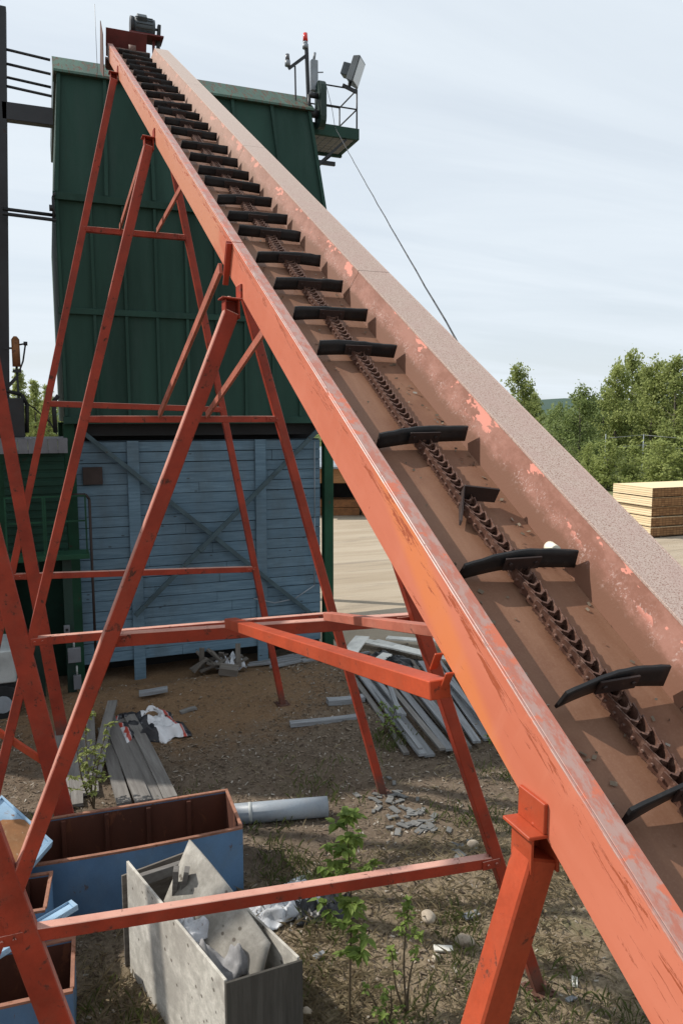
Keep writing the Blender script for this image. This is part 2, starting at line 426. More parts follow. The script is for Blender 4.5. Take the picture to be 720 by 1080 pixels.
m_poplar = leafy('poplar_leaves', (0.19, 0.23, 0.07), (0.36, 0.40, 0.15), 0.5)
m_darkleaf = leafy('dark_tree_leaves', (0.115, 0.16, 0.058), (0.235, 0.285, 0.10), 0.45)
m_willow = leafy('willow_leaves', (0.19, 0.235, 0.06), (0.33, 0.37, 0.13), 0.45)
m_needle = leafy('conifer_needles', (0.045, 0.085, 0.03), (0.12, 0.17, 0.05), 0.3)
m_saplingleaf = leafy('sapling_leaves', (0.11, 0.18, 0.035), (0.26, 0.34, 0.085), 0.4)
m_grass = leafy('green_grass_blades', (0.075, 0.10, 0.03), (0.16, 0.18, 0.065), 0.25)
m_straw = leafy('dry_straw_blades', (0.22, 0.175, 0.105), (0.40, 0.335, 0.22), 0.15)
m_bark = wood('tree_bark', (0.16, 0.14, 0.115), (0.08, 0.068, 0.055), axis=2)
m_twig = wood('sapling_stem', (0.13, 0.10, 0.06), (0.07, 0.05, 0.03), axis=2, knots=0)

def chip_mat():
    k = NT('bark_chips')
    geo = k.new('ShaderNodeNewGeometry')
    r = geo.outputs['Random Per Island']
    col = k.mix(k.ramp(r, 0.0, 0.6), (0.065, 0.046, 0.032), (0.19, 0.148, 0.108))
    col = k.mix(k.ramp(r, 0.8, 1.0, 0, 0.8), col, (0.40, 0.37, 0.32))
    return k.finish(col, 0.9, 0, spec=0.2)
m_chip = chip_mat()

def rock_mat():
    k = NT('river_cobble')
    p = k.coords((1, 1, 1))
    col = k.mix(k.ramp(k.noise(p, 6, 6, 0.7), 0.3, 0.7), (0.27, 0.215, 0.16), (0.42, 0.365, 0.29))
    return k.finish(col, 0.8, 0, k.noise(p, 30, 5, 0.7), 0.3, 0.006, 0.3)
m_rock = rock_mat()
m_shingle = paint('grey_slate', (0.135, 0.135, 0.13), (0.09, 0.08, 0.07), 0.35, 6, 0.85, dust=(0.19, 0.185, 0.17))
m_cloth = paint('grey_canvas', (0.22, 0.22, 0.225), (0.13, 0.12, 0.12), 0.3, 7, 0.9, dust=(0.35, 0.35, 0.36))
m_plastic = paint('pale_plastic_sheet', (0.50, 0.52, 0.55), (0.28, 0.27, 0.26), 0.3, 6, 0.5)
m_blackplastic = paint('black_plastic_sheet', (0.02, 0.021, 0.023), (0.06, 0.055, 0.05), 0.3, 7, 0.4)
m_cup = paint('waxed_paper', (0.80, 0.74, 0.60), (0.6, 0.5, 0.38), 0.15, 12, 0.5)

def wrap_mat():
    k = NT('printed_lumber_wrap')
    p = k.coords((1, 1, 1))
    x, y, z = k.sep(p)
    a = k.math('ADD', x, k.math('MULTIPLY', k.noise(p, 2.5, 3, 0.5), 0.25))
    col = k.mix(k.ramp(k.math('FRACT', k.math('MULTIPLY', a, 1.35)), 0.46, 0.50), (0.62, 0.62, 0.63), (0.022, 0.022, 0.026))
    s = k.math('ABSOLUTE', k.math('SUBTRACT', k.math('FRACT', k.math('MULTIPLY', a, 1.35)), 0.44))
    col = k.mix(k.ramp(s, 0.02, 0.045, 1, 0), col, (0.42, 0.06, 0.04))
    pt = k.voro(k.coords((9, 14, 9)), 1.0)
    col = k.mix(k.ramp(pt, 0.12, 0.2, 0.35, 0), col, (0.2, 0.2, 0.21))
    return k.finish(col, 0.45, 0, k.noise(p, 14, 4, 0.6), 0.4, 0.01, 0.4)
m_wrap = wrap_mat()

def glass_mat(name, col, rough=0.15):
    k = NT(name); return k.finish(col, rough, 0, None, spec=0.6)
m_lens = glass_mat('floodlight_glass', (0.55, 0.60, 0.64))
m_redlens = glass_mat('red_beacon_lens', (0.65, 0.03, 0.02))
m_clearlens = glass_mat('smoked_beacon_lens', (0.10, 0.10, 0.11))

def lumber_face(name, base, dark, sx, sz, axis):
    k = NT(name)
    p = k.coords((1, 1, 1))
    x, y, z = k.sep(p)
    h = x if axis == 'x' else y
    fr = k.math('FRACT', k.math('DIVIDE', z, sz))
    g1 = k.ramp(k.math('ABSOLUTE', k.math('SUBTRACT', fr, 0.5)), 0.34, 0.46)
    fh = k.math('FRACT', k.math('DIVIDE', h, sx))
    g2 = k.ramp(k.math('ABSOLUTE', k.math('SUBTRACT', fh, 0.5)), 0.42, 0.48) if sx < 10 else 0.0
    cb = k.new('ShaderNodeCombineXYZ'); k.l.new(k.math('FLOOR', k.math('DIVIDE', z, sz)), cb.inputs[0]); k.l.new(k.math('FLOOR', k.math('DIVIDE', h, sx)), cb.inputs[1])
    wn = k.new('ShaderNodeTexWhiteNoise', noise_dimensions='3D'); k.l.new(cb.outputs[0], wn.inputs['Vector'])
    col = k.mix(wn.outputs['Value'], dark, base)
    col = k.mix(k.math('MULTIPLY', k.math('MAXIMUM', g1, g2), 0.85), col, sc(dark, 0.28))
    return k.finish(col, 0.8, 0, None, spec=0.2)
m_lum_side = lumber_face('lumber_side_boards_lit', (0.80, 0.66, 0.44), (0.70, 0.55, 0.34), 40.0, 0.081, 'y')  # sunlit face of the stack, brightness put into the colour
m_lum_end = lumber_face('lumber_board_ends_shaded', (0.30, 0.165, 0.075), (0.19, 0.095, 0.042), 0.16, 0.081, 'x')  # face turned from the sun, its shade put into the colour

def hill_mat():
    k = NT('forested_hill')
    p = k.coords((1, 1, 1), rnd=False)
    col = k.mix(k.noise(p, 0.03, 6, 0.7), (0.055, 0.085, 0.075), (0.09, 0.125, 0.105))
    return k.finish(col, 1.0, 0, None, spec=0.0)
m_hill = hill_mat()

# ------------------------------------------------------------------ ground
def gz(x, y):
    """ground height"""
    if y > 16 or y < -8 or abs(x) > 18: return 0.0
    f = 1.0
    f *= min(1, max(0, (16 - y) / 2.5)) * min(1, max(0, (y + 8) / 3)) * min(1, max(0, (18 - abs(x)) / 4))
    h = 0.05 * noise.noise(Vector((x * 0.8, y * 0.8, 3.1))) + 0.028 * noise.noise(Vector((x * 2.7, y * 2.7, 9.0))) + 0.012 * noise.noise(Vector((x * 8, y * 8, 1.0)))
    h += 0.10 * math.exp(-((x - 1.9) / 1.7) ** 2 - ((y - 12.2) / 0.55) ** 2)
    h -= 0.16 * (1 / (1 + math.exp(-(y - 12.95) * 9))) * (1 / (1 + math.exp((x - 5.2) * 3)))
    return h * f

def axis_steps(lo, hi, near_lo, near_hi, fine):
    a = []
    v = near_lo
    while v < near_hi: a.append(v); v += fine
    st, v = fine, a[-1]
    while v < hi: st *= 1.35; v += st; a.append(v)
    st, v = fine, a[0]
    pre = []
    while v > lo: st *= 1.35; v -= st; pre.append(v)
    return pre[::-1] + a
xs = axis_steps(-1500, 3000, -4.0, 9.0, 0.11); ys = axis_steps(-600, 3500, 2.0, 14.2, 0.11)
me = bpy.data.meshes.new('ground')
me.from_pydata([(x, y, gz(x, y)) for y in ys for x in xs], [],
               [(j * len(xs) + i, j * len(xs) + i + 1, (j + 1) * len(xs) + i + 1, (j + 1) * len(xs) + i) for j in range(len(ys) - 1) for i in range(len(xs) - 1)])
for p in me.polygons: p.use_smooth = True
me.materials.append(m_ground)
ground = bpy.data.objects.new('ground', me); COL.objects.link(ground); tag(ground, kind='structure')

# hills beyond the trees
mb = MB()
def hillf(u, v):
    az = R(-25 + 100 * u)
    d = 1300 + 500 * v
    h = (24 + 22 * noise.noise(Vector((u * 5, 0.3, 1))) + 9 * noise.noise(Vector((u * 21, 0.3, 4)))) * math.sin(math.pi * min(1, v + 0.02) * 0.5 + 0.0)
    return (math.sin(az) * d, math.cos(az) * d, max(-2, h * 1.6 - 2 * (1 - v)))
mb.grid(hillf, 120, 10)
tag(mb.build('hills', m_hill), kind='structure')

# ------------------------------------------------------------------ the drag conveyor
INC = R(30)
CX = 1.47
CM = Matrix.Translation((CX, 0.77, 3.166)) @ Matrix.Rotation(INC, 4, 'X')
def cw(x, s, n): return CM @ Vector((x, s, n))
S0, S1 = -4.0, 13.35
conv = empty('drag_conveyor', (CX, 0.77, 3.166), (INC, 0, 0), 'long salmon red conveyor trough with chain and black flights, climbing to the green bin', 'conveyor', 'drag conveyors climbing to the bins')
mb = MB(CM)   # left channel
for a, b in ((S0, 4.62), (4.63, S1)):
    mb.box((-0.343, a, -0.108), (-0.334, b, 0.10), 0.002)
    mb.box((-0.3335, a, 0.088), (-0.275, b, 0.0998), 0.002)
    mb.box((-0.3335, a, -0.1075), (-0.275, b, -0.097), 0.002)
side_beam = mb.build('side_beam', m_beam, conv)
mb = MB(CM)   # splice plate standing proud of the web
mb.box((-0.378, 4.612, -0.17), (-0.344, 4.626, 0.092), 0.001)
mb.box((-0.375, 4.65, -0.125), (-0.344, 4.662, 0.092), 0.002)
mb.build('splice_plate', m_red, side_beam)
mb = MB(CM)   # lug pair near the lower brace
mb.box((-0.372, 1.30, -0.17), (-0.3445, 1.308, -0.10), 0.002)
mb.build('lug', m_red_faded, side_beam); mb = MB(CM)
mb.box((-0.372, 1.38, -0.17), (-0.3445, 1.388, -0.10), 0.002)
mb.build('lug', m_red_faded, side_beam)
mb = MB(CM)
mb.box((-0.3335, S0, -0.012), (0.222, S1, 0.0), 0)
for s in [S0 + 0.6 + 1.2 * i for i in range(15)]:
    mb.box((-0.33, s, -0.106), (0.40, s + 0.05, -0.0125), 0.002)
mb.build('bed', m_bed, conv)
seams = [S0, -2.1, 0.98, 4.06, 7.1, 10.15, 13.0]
mb = MB(CM); mf = MB(CM)
for a, b in zip(seams[:-1], seams[1:]):
    b -= 0.005
    mb.hexa([(0.215, a, 0.0005), (0.224, a, 0.0005), (0.224, b, 0.0005), (0.215, b, 0.0005), (0.275, a, 0.164), (0.284, a, 0.164), (0.284, b, 0.164), (0.275, b, 0.164)])
    mf.box((0.272, a, 0.1645), (0.462, b, 0.175), 0.002)
    mf.box((0.4625, a, -0.11), (0.471, b, 0.1748), 0.002)
wall_part = mb.build('side_wall', m_wall, conv)
mf.build('top_flange', m_flange, conv)

# chain of offset links
def chain_mb(a, b):
    mb = MB(CM); pitch = 0.043; s = a
    while s < b:
        wob = 0.004 * math.sin(s * 9)
        for sx in (-1, 1):
            p = [(sx * 0.014 + wob, s - 0.003, 0.012), (sx * 0.0205 + wob, s - 0.003, 0.012), (sx * 0.0265 + wob, s + 0.050, 0.012), (sx * 0.033 + wob, s + 0.050, 0.012)]
            mb.hexa([(q[0], q[1], 0.006) for q in p] + [(q[0], q[1], 0.050) for q in p])
        xs_ = [-0.020, -0.012, 0.0, 0.012, 0.020]
        cs = [(x + wob, s + 0.008 - 0.020 * (1 - (x / 0.020) ** 2)) for x in xs_]
        for (xa, sa), (xb, sb) in zip(cs[:-1], cs[1:]):
            mb.hexa([(xa, sa, 0.004), (xb, sb, 0.004), (xb, sb + 0.008, 0.004), (xa, sa + 0.008, 0.004), (xa, sa, 0.047), (xb, sb, 0.047), (xb, sb + 0.008, 0.047), (xa, sa + 0.008, 0.047)])
        mb.tube((-0.037 + wob, s, 0.028), (0.037 + wob, s, 0.028), 0.0055, seg=6)
        s += pitch
    return mb
chain_mb(S0, 13.3).build('chain', m_chain, conv)

# flights: a rubber strip bolted to a steel bracket on the chain
def make_flight(s, seed, droop_l, droop_r, lift, sweep, twist, half=0.218, height=0.072):
    r = random.Random(seed * 7 + 3); half *= r.uniform(.94, 1.03); twist += r.uniform(-.010, .012); tl = r.uniform(-.008, .008)
    def prof(t):          # t in -1..1 across
        d = droop_l if t < 0 else droop_r
        return (t * half, s - sweep * abs(t) ** 1.6 + twist * t, lift - d * abs(t) ** 1.7 + tl * t)
    r_end = (r.random(), r.random())
    mb = MB(CM); N = 12
    h2 = [height * (1 + 0.03 * r.uniform(-1, 1)) for _ in range(N + 1)]
    def f(u, v):
        t = u * 2 - 1
        x, y, z = prof(t)
        x *= 1 - 0.05 * v * r_end[0 if t < 0 else 1] * (abs(t) > .9)
        z = max(z, 0.004)
        return (x, y + 0.010 * v * math.sin(seed + t * 2), z + v * h2[int(round(u * N))])
    mb.grid(f, N, 3, 0.009)
    fl = mb.build('flight', m_rubber, conv)
    mb = MB(CM)
    mb.obox((0.0, s - 0.017, lift + 0.036), (0.14, 0.007, 0.05), (0, 0, twist * 1.5), 0.001)
    for bx in (-0.05, 0.05):
        mb.tube((bx, s - 0.020, lift + 0.04), (bx, s - 0.028, lift + 0.04), 0.007, seg=6)
    mb.build('bracket', m_bracket, fl)
FL = [(-3.1, .02, .02, .035, .02, .0), (-2.3, .02, .02, .035, .02, .0), (-1.4, .02, .03, .035, .02, .0), (-0.45, .03, .02, .04, .02, .0),
      (0.24, .045, .00, .045, .05, .02), (0.72, .028, -.005, .036, .018, .016), (1.06, .024, .002, .040, .02, .004), (1.60, .026, .002, .030, .015, .0),
      (2.42, .006, .0, .02, .012, .0), (3.25, .006, .0, .020, .012, .0), (3.68, .008, .0, .022, .010, .0), (4.10, .004, .004, .022, .008, .0), (4.54, .006, .008, .022, .010, .0),
      (5.02, .003, .002, .018, .0, .0), (5.37, .0, .0, .015, .006, .0), (5.78, .006, .004, .018, .008, .0), (6.2, .002, .005, .018, .0, .0), (6.55, .003, .004, .018, .0, .0), (6.97, .0, .005, .018, .0, .0),
      (7.42, .0, .004, .018, .006, .0), (7.97, .0, .0, .015, .0, .0), (8.4, .0, .0, .015, .0, .0), (8.9, .0, .002, .015, .0, .0), (9.3, .0, .0, .015, .0, .0), (9.85, .0, .0, .015, .0, .0),
      (10.35, .0, .0, .015, .0, .0), (10.8, .0, .0, .015, .0, .0), (11.25, .0, .0, .015, .0, .0), (11.7, .0, .0, .015, .0, .0), (12.15, .0, .0, .015, .0, .0), (12.6, .0, .0, .015, .0, .0), (13.05, .0, .0, .015, .0, .0)]
for i, (s, dl, dr, lf, sw, tw) in enumerate(FL):
    make_flight(s, i, dl, dr, lf, sw, tw, *((0.198,) if abs(s - 1.06) < .001 else ()))
mb = MB(CM)   # bare bracket whose rubber has torn off
mb.hexa([(-0.02, 2.02, 0.02), (0.13, 2.00, 0.015), (0.13, 1.99, 0.015), (-0.02, 2.01, 0.02), (-0.01, 2.02, 0.085), (0.135, 2.00, 0.075), (0.135, 1.99, 0.075), (-0.01, 2.01, 0.085)], 0.001)
mb.hexa([(-0.085, 1.87, 0.012), (-0.02, 2.01, 0.02), (-0.01, 2.02, 0.02), (-0.08, 1.865, 0.012), (-0.08, 1.88, 0.03), (-0.015, 2.01, 0.085), (-0.005, 2.02, 0.085), (-0.075, 1.87, 0.03)], 0.001)
tag(mb.build('flight_bracket', m_bracket, conv), 'bare rusty flight bracket that has lost its rubber strip')

# head box and drive at the top end
mb = MB(CM)
mb.box((-0.345, 13.62, -0.10), (0.24, 13.64, 0.265), 0.003)
mb.hexa([(-0.43, 13.0, -0.30), (-0.42, 13.0, -0.30), (-0.42, 13.62, -0.30), (-0.43, 13.62, -0.30), (-0.43, 13.2, 0.22), (-0.42, 13.2, 0.22), (-0.42, 13.62, 0.34), (-0.43, 13.62, 0.34)])
mb.box((-0.36, 13.36, -0.25), (0.24, 13.61, -0.11), 0.004)
hb = mb.build('head_box', m_brownsteel, conv)
mb = MB(CM); mb.box((-0.35, 13.600, 0.03), (0.24, 13.618, 0.27), 0.002); mb.build('back_plate', m_maroon, hb)
mb = MB(CM)
mb.tube((-0.30, 13.34, 0.03), (0.26, 13.34, 0.03), 0.035, seg=12)
mb.tube((-0.05, 13.34, 0.03), (0.05, 13.34, 0.03), 0.10, seg=14)
mb.build('drive_shaft', m_chain, hb)
mz = 10.54; my = 12.95
mb = MB(); mb.tube((1.58, my, mz), (1.90, my, mz), 0.125, seg=20)
for i in range(14):
    an = 2 * math.pi * i / 14
    mb.obox((1.74, my + 0.128 * math.cos(an), mz + 0.128 * math.sin(an)), (0.26, 0.012, 0.022), (an + math.pi / 2, 0, 0))
motor = mb.build('motor', m_motor, conv)
mb = MB(); mb.obox((1.70, my - 0.10, mz + 0.08), (0.15, 0.10, 0.09), (R(45), 0, 0), 0.006); mb.build('terminal_box', m_motor, motor)
mb = MB(); mb.tube((1.53, my, mz), (1.58, my, mz), 0.13, seg=20); mb.build('fan_cowl', m_dark_steel, motor)
mb = MB(); mb.box((1.50, my - 0.16, mz - 0.17), (2.02, my + 0.16, mz - 0.145), 0.003)
for x in (1.60, 1.86):
    mb.box((x, my - 0.02, mz - 0.55), (x + 0.04, my + 0.02, mz - 0.172), 0.003)
mb.build('motor_mount', m_maroon, conv)
mb = MB(); mb.tube((1.90, my, mz), (1.985, my, mz), 0.02, seg=8)
mb.bar((1.975, my, mz + 0.07), (1.945, my + 0.05, mz - 0.42), 0.05, 0.10, (0, 1, 0), 0.006); mb.build('belt_guard', m_dark_steel, conv)
mb = MB(); mb.tube((1.02, 12.95, 9.75), (1.015, 12.95, 10.75), 0.004, seg=5); mb.build('sensor_rod', m_grey_steel, conv)

# waxed cup lying in the trough behind a flight
mb = MB(); mb.tube((-0.034, 0, 0), (0.022, 0, 0.0), 0.017, 0.021, seg=18); mb.tube((0.0225, 0, 0), (0.025, 0, 0), 0.0222, seg=18)
p = cw(0.165, 1.65, 0.062); one('paper_cup', mb, m_cup, p, (R(30), 0, R(75)), 'cream paper cup lying behind a black flight on the conveyor bed', 'cup')

vs, fs = [], []
r = random.Random(77)
while len(fs) < 520:
    sx = r.uniform(-1.2, 9); x = r.choice((r.uniform(-.26, .2), r.gauss(-.2, .04), r.gauss(.18, .025)))
    if not -.27 < x < .21: continue
    L = r.uniform(.003, .010); W = L * r.uniform(.3, .7); a = r.uniform(0, 6.28); dx, dy = math.cos(a), math.sin(a); k0 = len(vs); h = r.uniform(.002, .006)
    q = [(x - dx * L + dy * W, sx - dy * L - dx * W), (x + dx * L + dy * W, sx + dy * L - dx * W), (x + dx * L - dy * W, sx + dy * L + dx * W), (x - dx * L - dy * W, sx - dy * L + dx * W)]
    vs += [cw(u, v, h + (.004 if i > 1 else 0)) for i, (u, v) in enumerate(q)]; fs.append((k0, k0 + 1, k0 + 2, k0 + 3))
me = bpy.data.meshes.new('bark_crumbs'); me.from_pydata(vs, [], fs); me.materials.append(m_chip)
o = bpy.data.objects.new('bark_crumbs', me); COL.objects.link(o); tag(o, 'small bark crumbs lying on the conveyor bed', 'bark crumbs', kind='stuff')
# neighbouring conveyor (its legs show at the left edge)
CX2 = -1.85
conv2 = empty('drag_conveyor', (CX2, 0.77, 3.166), (INC, 0, 0), 'second conveyor standing over the red legs at the left edge', 'conveyor', 'drag conveyors climbing to the bins')
CM2 = Matrix.Translation((CX2, 0.77, 3.166)) @ Matrix.Rotation(INC, 4, 'X')
for nm, mt, bx in (('side_beam', m_beam, ((-0.343, -0.108), (-0.334, 0.10))), ('bed', m_bed, ((-0.3335, -0.012), (0.33, 0.0))), ('side_wall', m_wall, ((0.3305, -0.108), (0.34, 0.165)))):
    mb = MB(CM2); mb.box((bx[0][0], 2.6, bx[0][1]), (bx[1][0], 13.35, bx[1][1]), 0.002); mb.build(nm, mt, conv2)

# ------------------------------------------------------------------ trestles
def lerp_at(top, foot, z):
    t = (z - top[1]) / (foot[1] - top[1]); return top[0] + (foot[0] - top[0]) * t
LEG = 0.09
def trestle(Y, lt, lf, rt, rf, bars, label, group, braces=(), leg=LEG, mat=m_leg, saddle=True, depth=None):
    root = empty('support_trestle', ((lf + rf) / 2, Y, 0), (0, 0, 0), label, 'trestle', group)
    for (top, fx, sd) in ((lt, lf, -1), (rt, rf, 1)):
        g = gz(fx, Y)
        mb = MB(); mb.bar((top[0], Y, top[1]), (fx, Y, g), leg, depth or leg * 0.92, (0, 1, 0), 0.006)
        lg = mb.build('leg', mat, root)
        mb = MB(); mb.box((fx - 0.10, Y - 0.10, g - 0.01), (fx + 0.10, Y + 0.10, g + 0.014), 0.003)
        for bx, by in ((-0.075, -0.075), (0.075, -0.075), (0.075, 0.075), (-0.075, 0.075)):
            mb.tube((fx + bx, Y + by, g + 0.0145), (fx + bx, Y + by, g + 0.03), 0.010, seg=6)
        mb.build('foot_plate', m_brownsteel, lg)
    for i, (z0, z1, w, y_off) in enumerate(bars):
        xa = lerp_at(lt, (lf, 0), z0); xb = lerp_at(rt, (rf, 0), z1)
        mb = MB(); mb.bar((xa + 0.02, Y + y_off, z0), (xb - 0.02, Y + y_off, z1), w, w * 0.85, (0, 1, 0), 0.004)
        cbm = mb.build('cross_beam', mat, root)
        for xx, sg in ((xa, 1), (xb, -1)):
            mb = MB()
            yy = Y + y_off - w * 0.43 - 0.006
            zz = z0 if sg > 0 else z1
            mb.obox((xx + sg * 0.07, yy, zz), (0.15, 0.008, w * 0.8), (0, 0, 0), 0.001)
            for bx in (0.03, 0.10):
                mb.tube((xx + sg * bx, yy - 0.004, zz), (xx + sg * bx, yy - 0.018, zz), 0.011, seg=6)
            mb.build('gusset', mat, cbm)
    for a, b, w in braces:
        mb = MB(); mb.bar(a, b, w if w > 0.06 else w * 0.5, w * 0.8 if w > 0.06 else w * 1.45, (0, 0, 1), 0.003)
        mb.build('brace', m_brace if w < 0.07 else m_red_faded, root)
    if saddle:
        x, z = lt; q = leg / 2
        mb = MB()
        mb.obox((x - 0.004, Y, z + 0.074), (leg + 0.03, leg + 0.03, 0.010), (0, R(4), 0), 0.002)
        mb.box((x - q, Y - q, z - 0.03), (x - q + 0.008, Y + q, z + 0.066), 0.001)
        mb.box((x - q + 0.0085, Y + q - 0.008, z - 0.03), (x + q, Y + q, z + 0.066), 0.001)
        mb.box((x + q - 0.008, Y - q, z - 0.04), (x + q, Y + q - 0.0085, z + 0.066), 0.001)
        wx = XW - 0.012
        mb.box((wx, Y - q - 0.012, z + 0.08), (wx + 0.0115, Y + q + 0.012, z + 0.16), 0.002)
        mb.tube((x - 0.01, Y - 0.01, z + 0.079), (x - 0.01, Y - 0.01, z + 0.09), 0.010, seg=6)
        mb.build('saddle', mat, root)
    return root
XW = CX - 0.343
G1 = 'red trestles under the conveyor'
def under(Y): return 3.166 + (Y - 0.77) * math.tan(INC) - 0.125
# nearest to farthest
trestle(1.53, (XW + 0.006, 3.385), 0.07, (1.82, 3.40), 2.95, [(1.2, 1.15, 0.1, 0)], 'orange red trestle with an open tube saddle, the one nearest the lower conveyor end', G1, mat=m_red_faded, leg=0.088)
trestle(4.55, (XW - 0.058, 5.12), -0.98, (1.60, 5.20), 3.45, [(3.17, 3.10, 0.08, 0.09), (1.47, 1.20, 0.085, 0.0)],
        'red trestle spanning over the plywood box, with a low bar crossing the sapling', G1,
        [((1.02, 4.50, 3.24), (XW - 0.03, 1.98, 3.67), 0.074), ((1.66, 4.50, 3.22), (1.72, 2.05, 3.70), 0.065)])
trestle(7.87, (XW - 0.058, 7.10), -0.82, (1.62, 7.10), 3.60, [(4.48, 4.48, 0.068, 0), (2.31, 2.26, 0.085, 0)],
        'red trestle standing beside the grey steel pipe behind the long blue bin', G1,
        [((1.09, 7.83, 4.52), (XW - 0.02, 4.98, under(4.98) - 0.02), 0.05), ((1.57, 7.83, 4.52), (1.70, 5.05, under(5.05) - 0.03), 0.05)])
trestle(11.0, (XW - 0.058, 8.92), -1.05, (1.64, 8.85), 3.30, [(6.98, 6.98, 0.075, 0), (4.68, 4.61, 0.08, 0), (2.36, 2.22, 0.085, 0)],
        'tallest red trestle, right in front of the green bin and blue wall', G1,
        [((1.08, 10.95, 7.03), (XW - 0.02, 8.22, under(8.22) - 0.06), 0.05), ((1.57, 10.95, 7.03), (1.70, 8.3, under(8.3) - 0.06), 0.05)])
G2 = 'red legs of the left conveyor'
trestle(4.55, (-1.18, 5.2), 0.13, (-2.5, 5.2), -3.9, [], 'thick red leg rising in front of the small blue bins', G2, saddle=False, leg=0.165, depth=0.09)
trestle(7.87, (-1.17, 7.1), 0.10, (-2.5, 7.1), -4.0, [], 'red leg footed behind the long blue bin beside the grey planks', G2,
        [((-0.05, 7.90, 0.95), (-1.6, 7.90, 2.4), 0.07)], saddle=False, leg=0.185, depth=0.09)
trestle(11.0, (-1.02, 9.0), 0.06, (-2.5, 9.0), -4.1, [], 'red leg crossing the green booth and ending by the plank pile', G2, saddle=False, leg=0.165, depth=0.09)

# ------------------------------------------------------------------ the bins
def bin_building(x0, x1, label, mirror=False):
    root = empty('chip_bin', ((x0 + x1) / 2, 13.45, 0), (0, 0, 0), label, 'bin building', 'green bins on timber bases')
    yb = 18.4
    zb, zm, zu, zt = 4.42, 6.22, 8.0, 10.0
    def fy(z):   # front plane leans back above the upper band
        return 13.42 if z <= zu else 13.40 + (z - zu) * 0.17
    def fx(z, s):  # sides taper a little toward the top
        t = max(0, (z - zu) / (zt - zu)) * 0.20
        return x0 + t * 0.6 if s < 0 else x1 - t
    mb = MB()   # body
    for a, b in ((zb, zu), (zu, zt)):
        mb.hexa([(fx(a, -1), fy(a + .001), a), (fx(a, 1), fy(a + .001), a), (fx(a, 1), yb, a), (fx(a, -1), yb, a),
                 (fx(b, -1), fy(b), b), (fx(b, 1), fy(b), b), (fx(b, 1), yb, b), (fx(b, -1), yb, b)])
    body = mb.build('bin_body', m_green, root)
    mb = MB()   # stiffeners
    n = 6
    for i in range(n + 1):
        t = i / n
        xa = x0 + 0.03 + (x1 - x0 - 0.06) * t
        xt = fx(zt, -1) + 0.03 + (fx(zt, 1) - fx(zt, -1) - 0.06) * t
        mb.bar((xa, fy(zu + .01) - 0.026, zu + 0.06), (xt, fy(zt) - 0.026, zt - 0.005), 0.055, 0.05, (0, 1, 0))
    n = 9
    for i in range(n + 1):
        xa = x0 + 0.03 + (x1 - x0 - 0.06) * i / n
        mb.bar((xa, 13.396, zb + 0.10), (xa, 13.396, zm - 0.055), 0.045, 0.045, (0, 1, 0))
        mb.bar((xa, 13.396, zm + 0.055), (xa, 13.396, zu - 0.065), 0.045, 0.045, (0, 1, 0))
    mb.build('stiffener', m_green, root)
    mb = MB()
    mb.box((x0 - 0.03, 13.345, zu - 0.06), (x1 + 0.03, 13.419, zu + 0.055), 0.004)
    mb.box((x0 - 0.02, 13.365, zm - 0.05), (x1 + 0.02, 13.419, zm + 0.05), 0.004)
    mb.box((x0 - 0.02, 13.36, zb - 0.03), (x1 + 0.02, 13.419, zb + 0.09), 0.004)
    mb.build('band', m_green, root)
    mb = MB()   # sloping pale eave
    a0, a1 = fx(zt, -1) - 0.05, fx(zt, 1) + 0.05
    y0 = fy(zt)
    mb.hexa([(a0, y0 - 0.10, zt - 0.02), (a1, y0 - 0.10, zt - 0.02), (a1, y0 + 0.4, zt + 0.001), (a0, y0 + 0.4, zt + 0.001),
             (a0, y0 - 0.09, zt + 0.02), (a1, y0 - 0.09, zt + 0.02), (a1, y0 + 0.40, zt + 0.40), (a0, y0 + 0.40, zt + 0.40)])
    mb.build('eave', m_green_pale, root)
    mb = MB(); mb.box((a0 + 0.01, y0 + 0.41, zt + 0.002), (a1 - 0.01, yb + 0.05, zt + 0.38), 0.01); mb.build('roof', m_green_dark, root)
    # corner posts and floor steel under the bin
    for px in (x0 + 0.06, x1 + 0.06):
        mb = MB(); mb.box((px - 0.09, 13.50, gz(px, 13.5) - 0.3), (px + 0.09, 13.68, zb - 0.031), 0.006); mb.build('corner_post', m_green_post, root)
        mb = MB(); mb.box((px - 0.09, yb - 0.3, -0.1), (px + 0.09, yb - 0.1, zb - 0.031), 0.006); mb.build('corner_post', m_green_post, root)
    mb = MB()
    mb.box((x0 + 0.02, 13.60, zb - 0.24), (x1 - 0.02, 13.72, zb - 0.002), 0.004)
    for i in range(8):
        xa = x0 + 0.3 + (x1 - x0 - 0.6) * i / 7
        mb.box((xa, 13.73, zb - 0.2), (xa + 0.08, yb - 0.1, zb - 0.002))
    mb.build('floor_beam', m_black, root)
    # timber base: boards with open joints, pilasters, void below
    mb = MB(); zz = 0.20
    bt = 4.10
    while zz < bt - 0.01:
        h = min(0.185, bt - zz)
        cut = rnd.uniform(x0 + 1, x1 - 1)
        for (xa, xb) in ((x0 + 0.12, cut - 0.002), (cut + 0.002, x1 - 0.10)):
            mb.box((xa, 13.558 + rnd.uniform(0, 0.014), zz + rnd.uniform(.003, .007)), (xb, 13.60 + rnd.uniform(0, .004), zz + h - rnd.uniform(.002, .008)), 0.004)
        zz += 0.185
    bw = mb.build('board_wall', m_siding, root)
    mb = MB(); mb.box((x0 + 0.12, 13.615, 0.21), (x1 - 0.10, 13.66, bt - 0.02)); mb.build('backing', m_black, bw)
    for fxx in (0.235, 0.725):
        xa = x0 + (x1 - x0) * fxx
        mb = MB(); mb.box((xa - 0.10, 13.515, -0.45), (xa + 0.10, 13.558, bt - 0.005), 0.004); mb.build('pilaster', m_siding, bw)
    mb = MB()
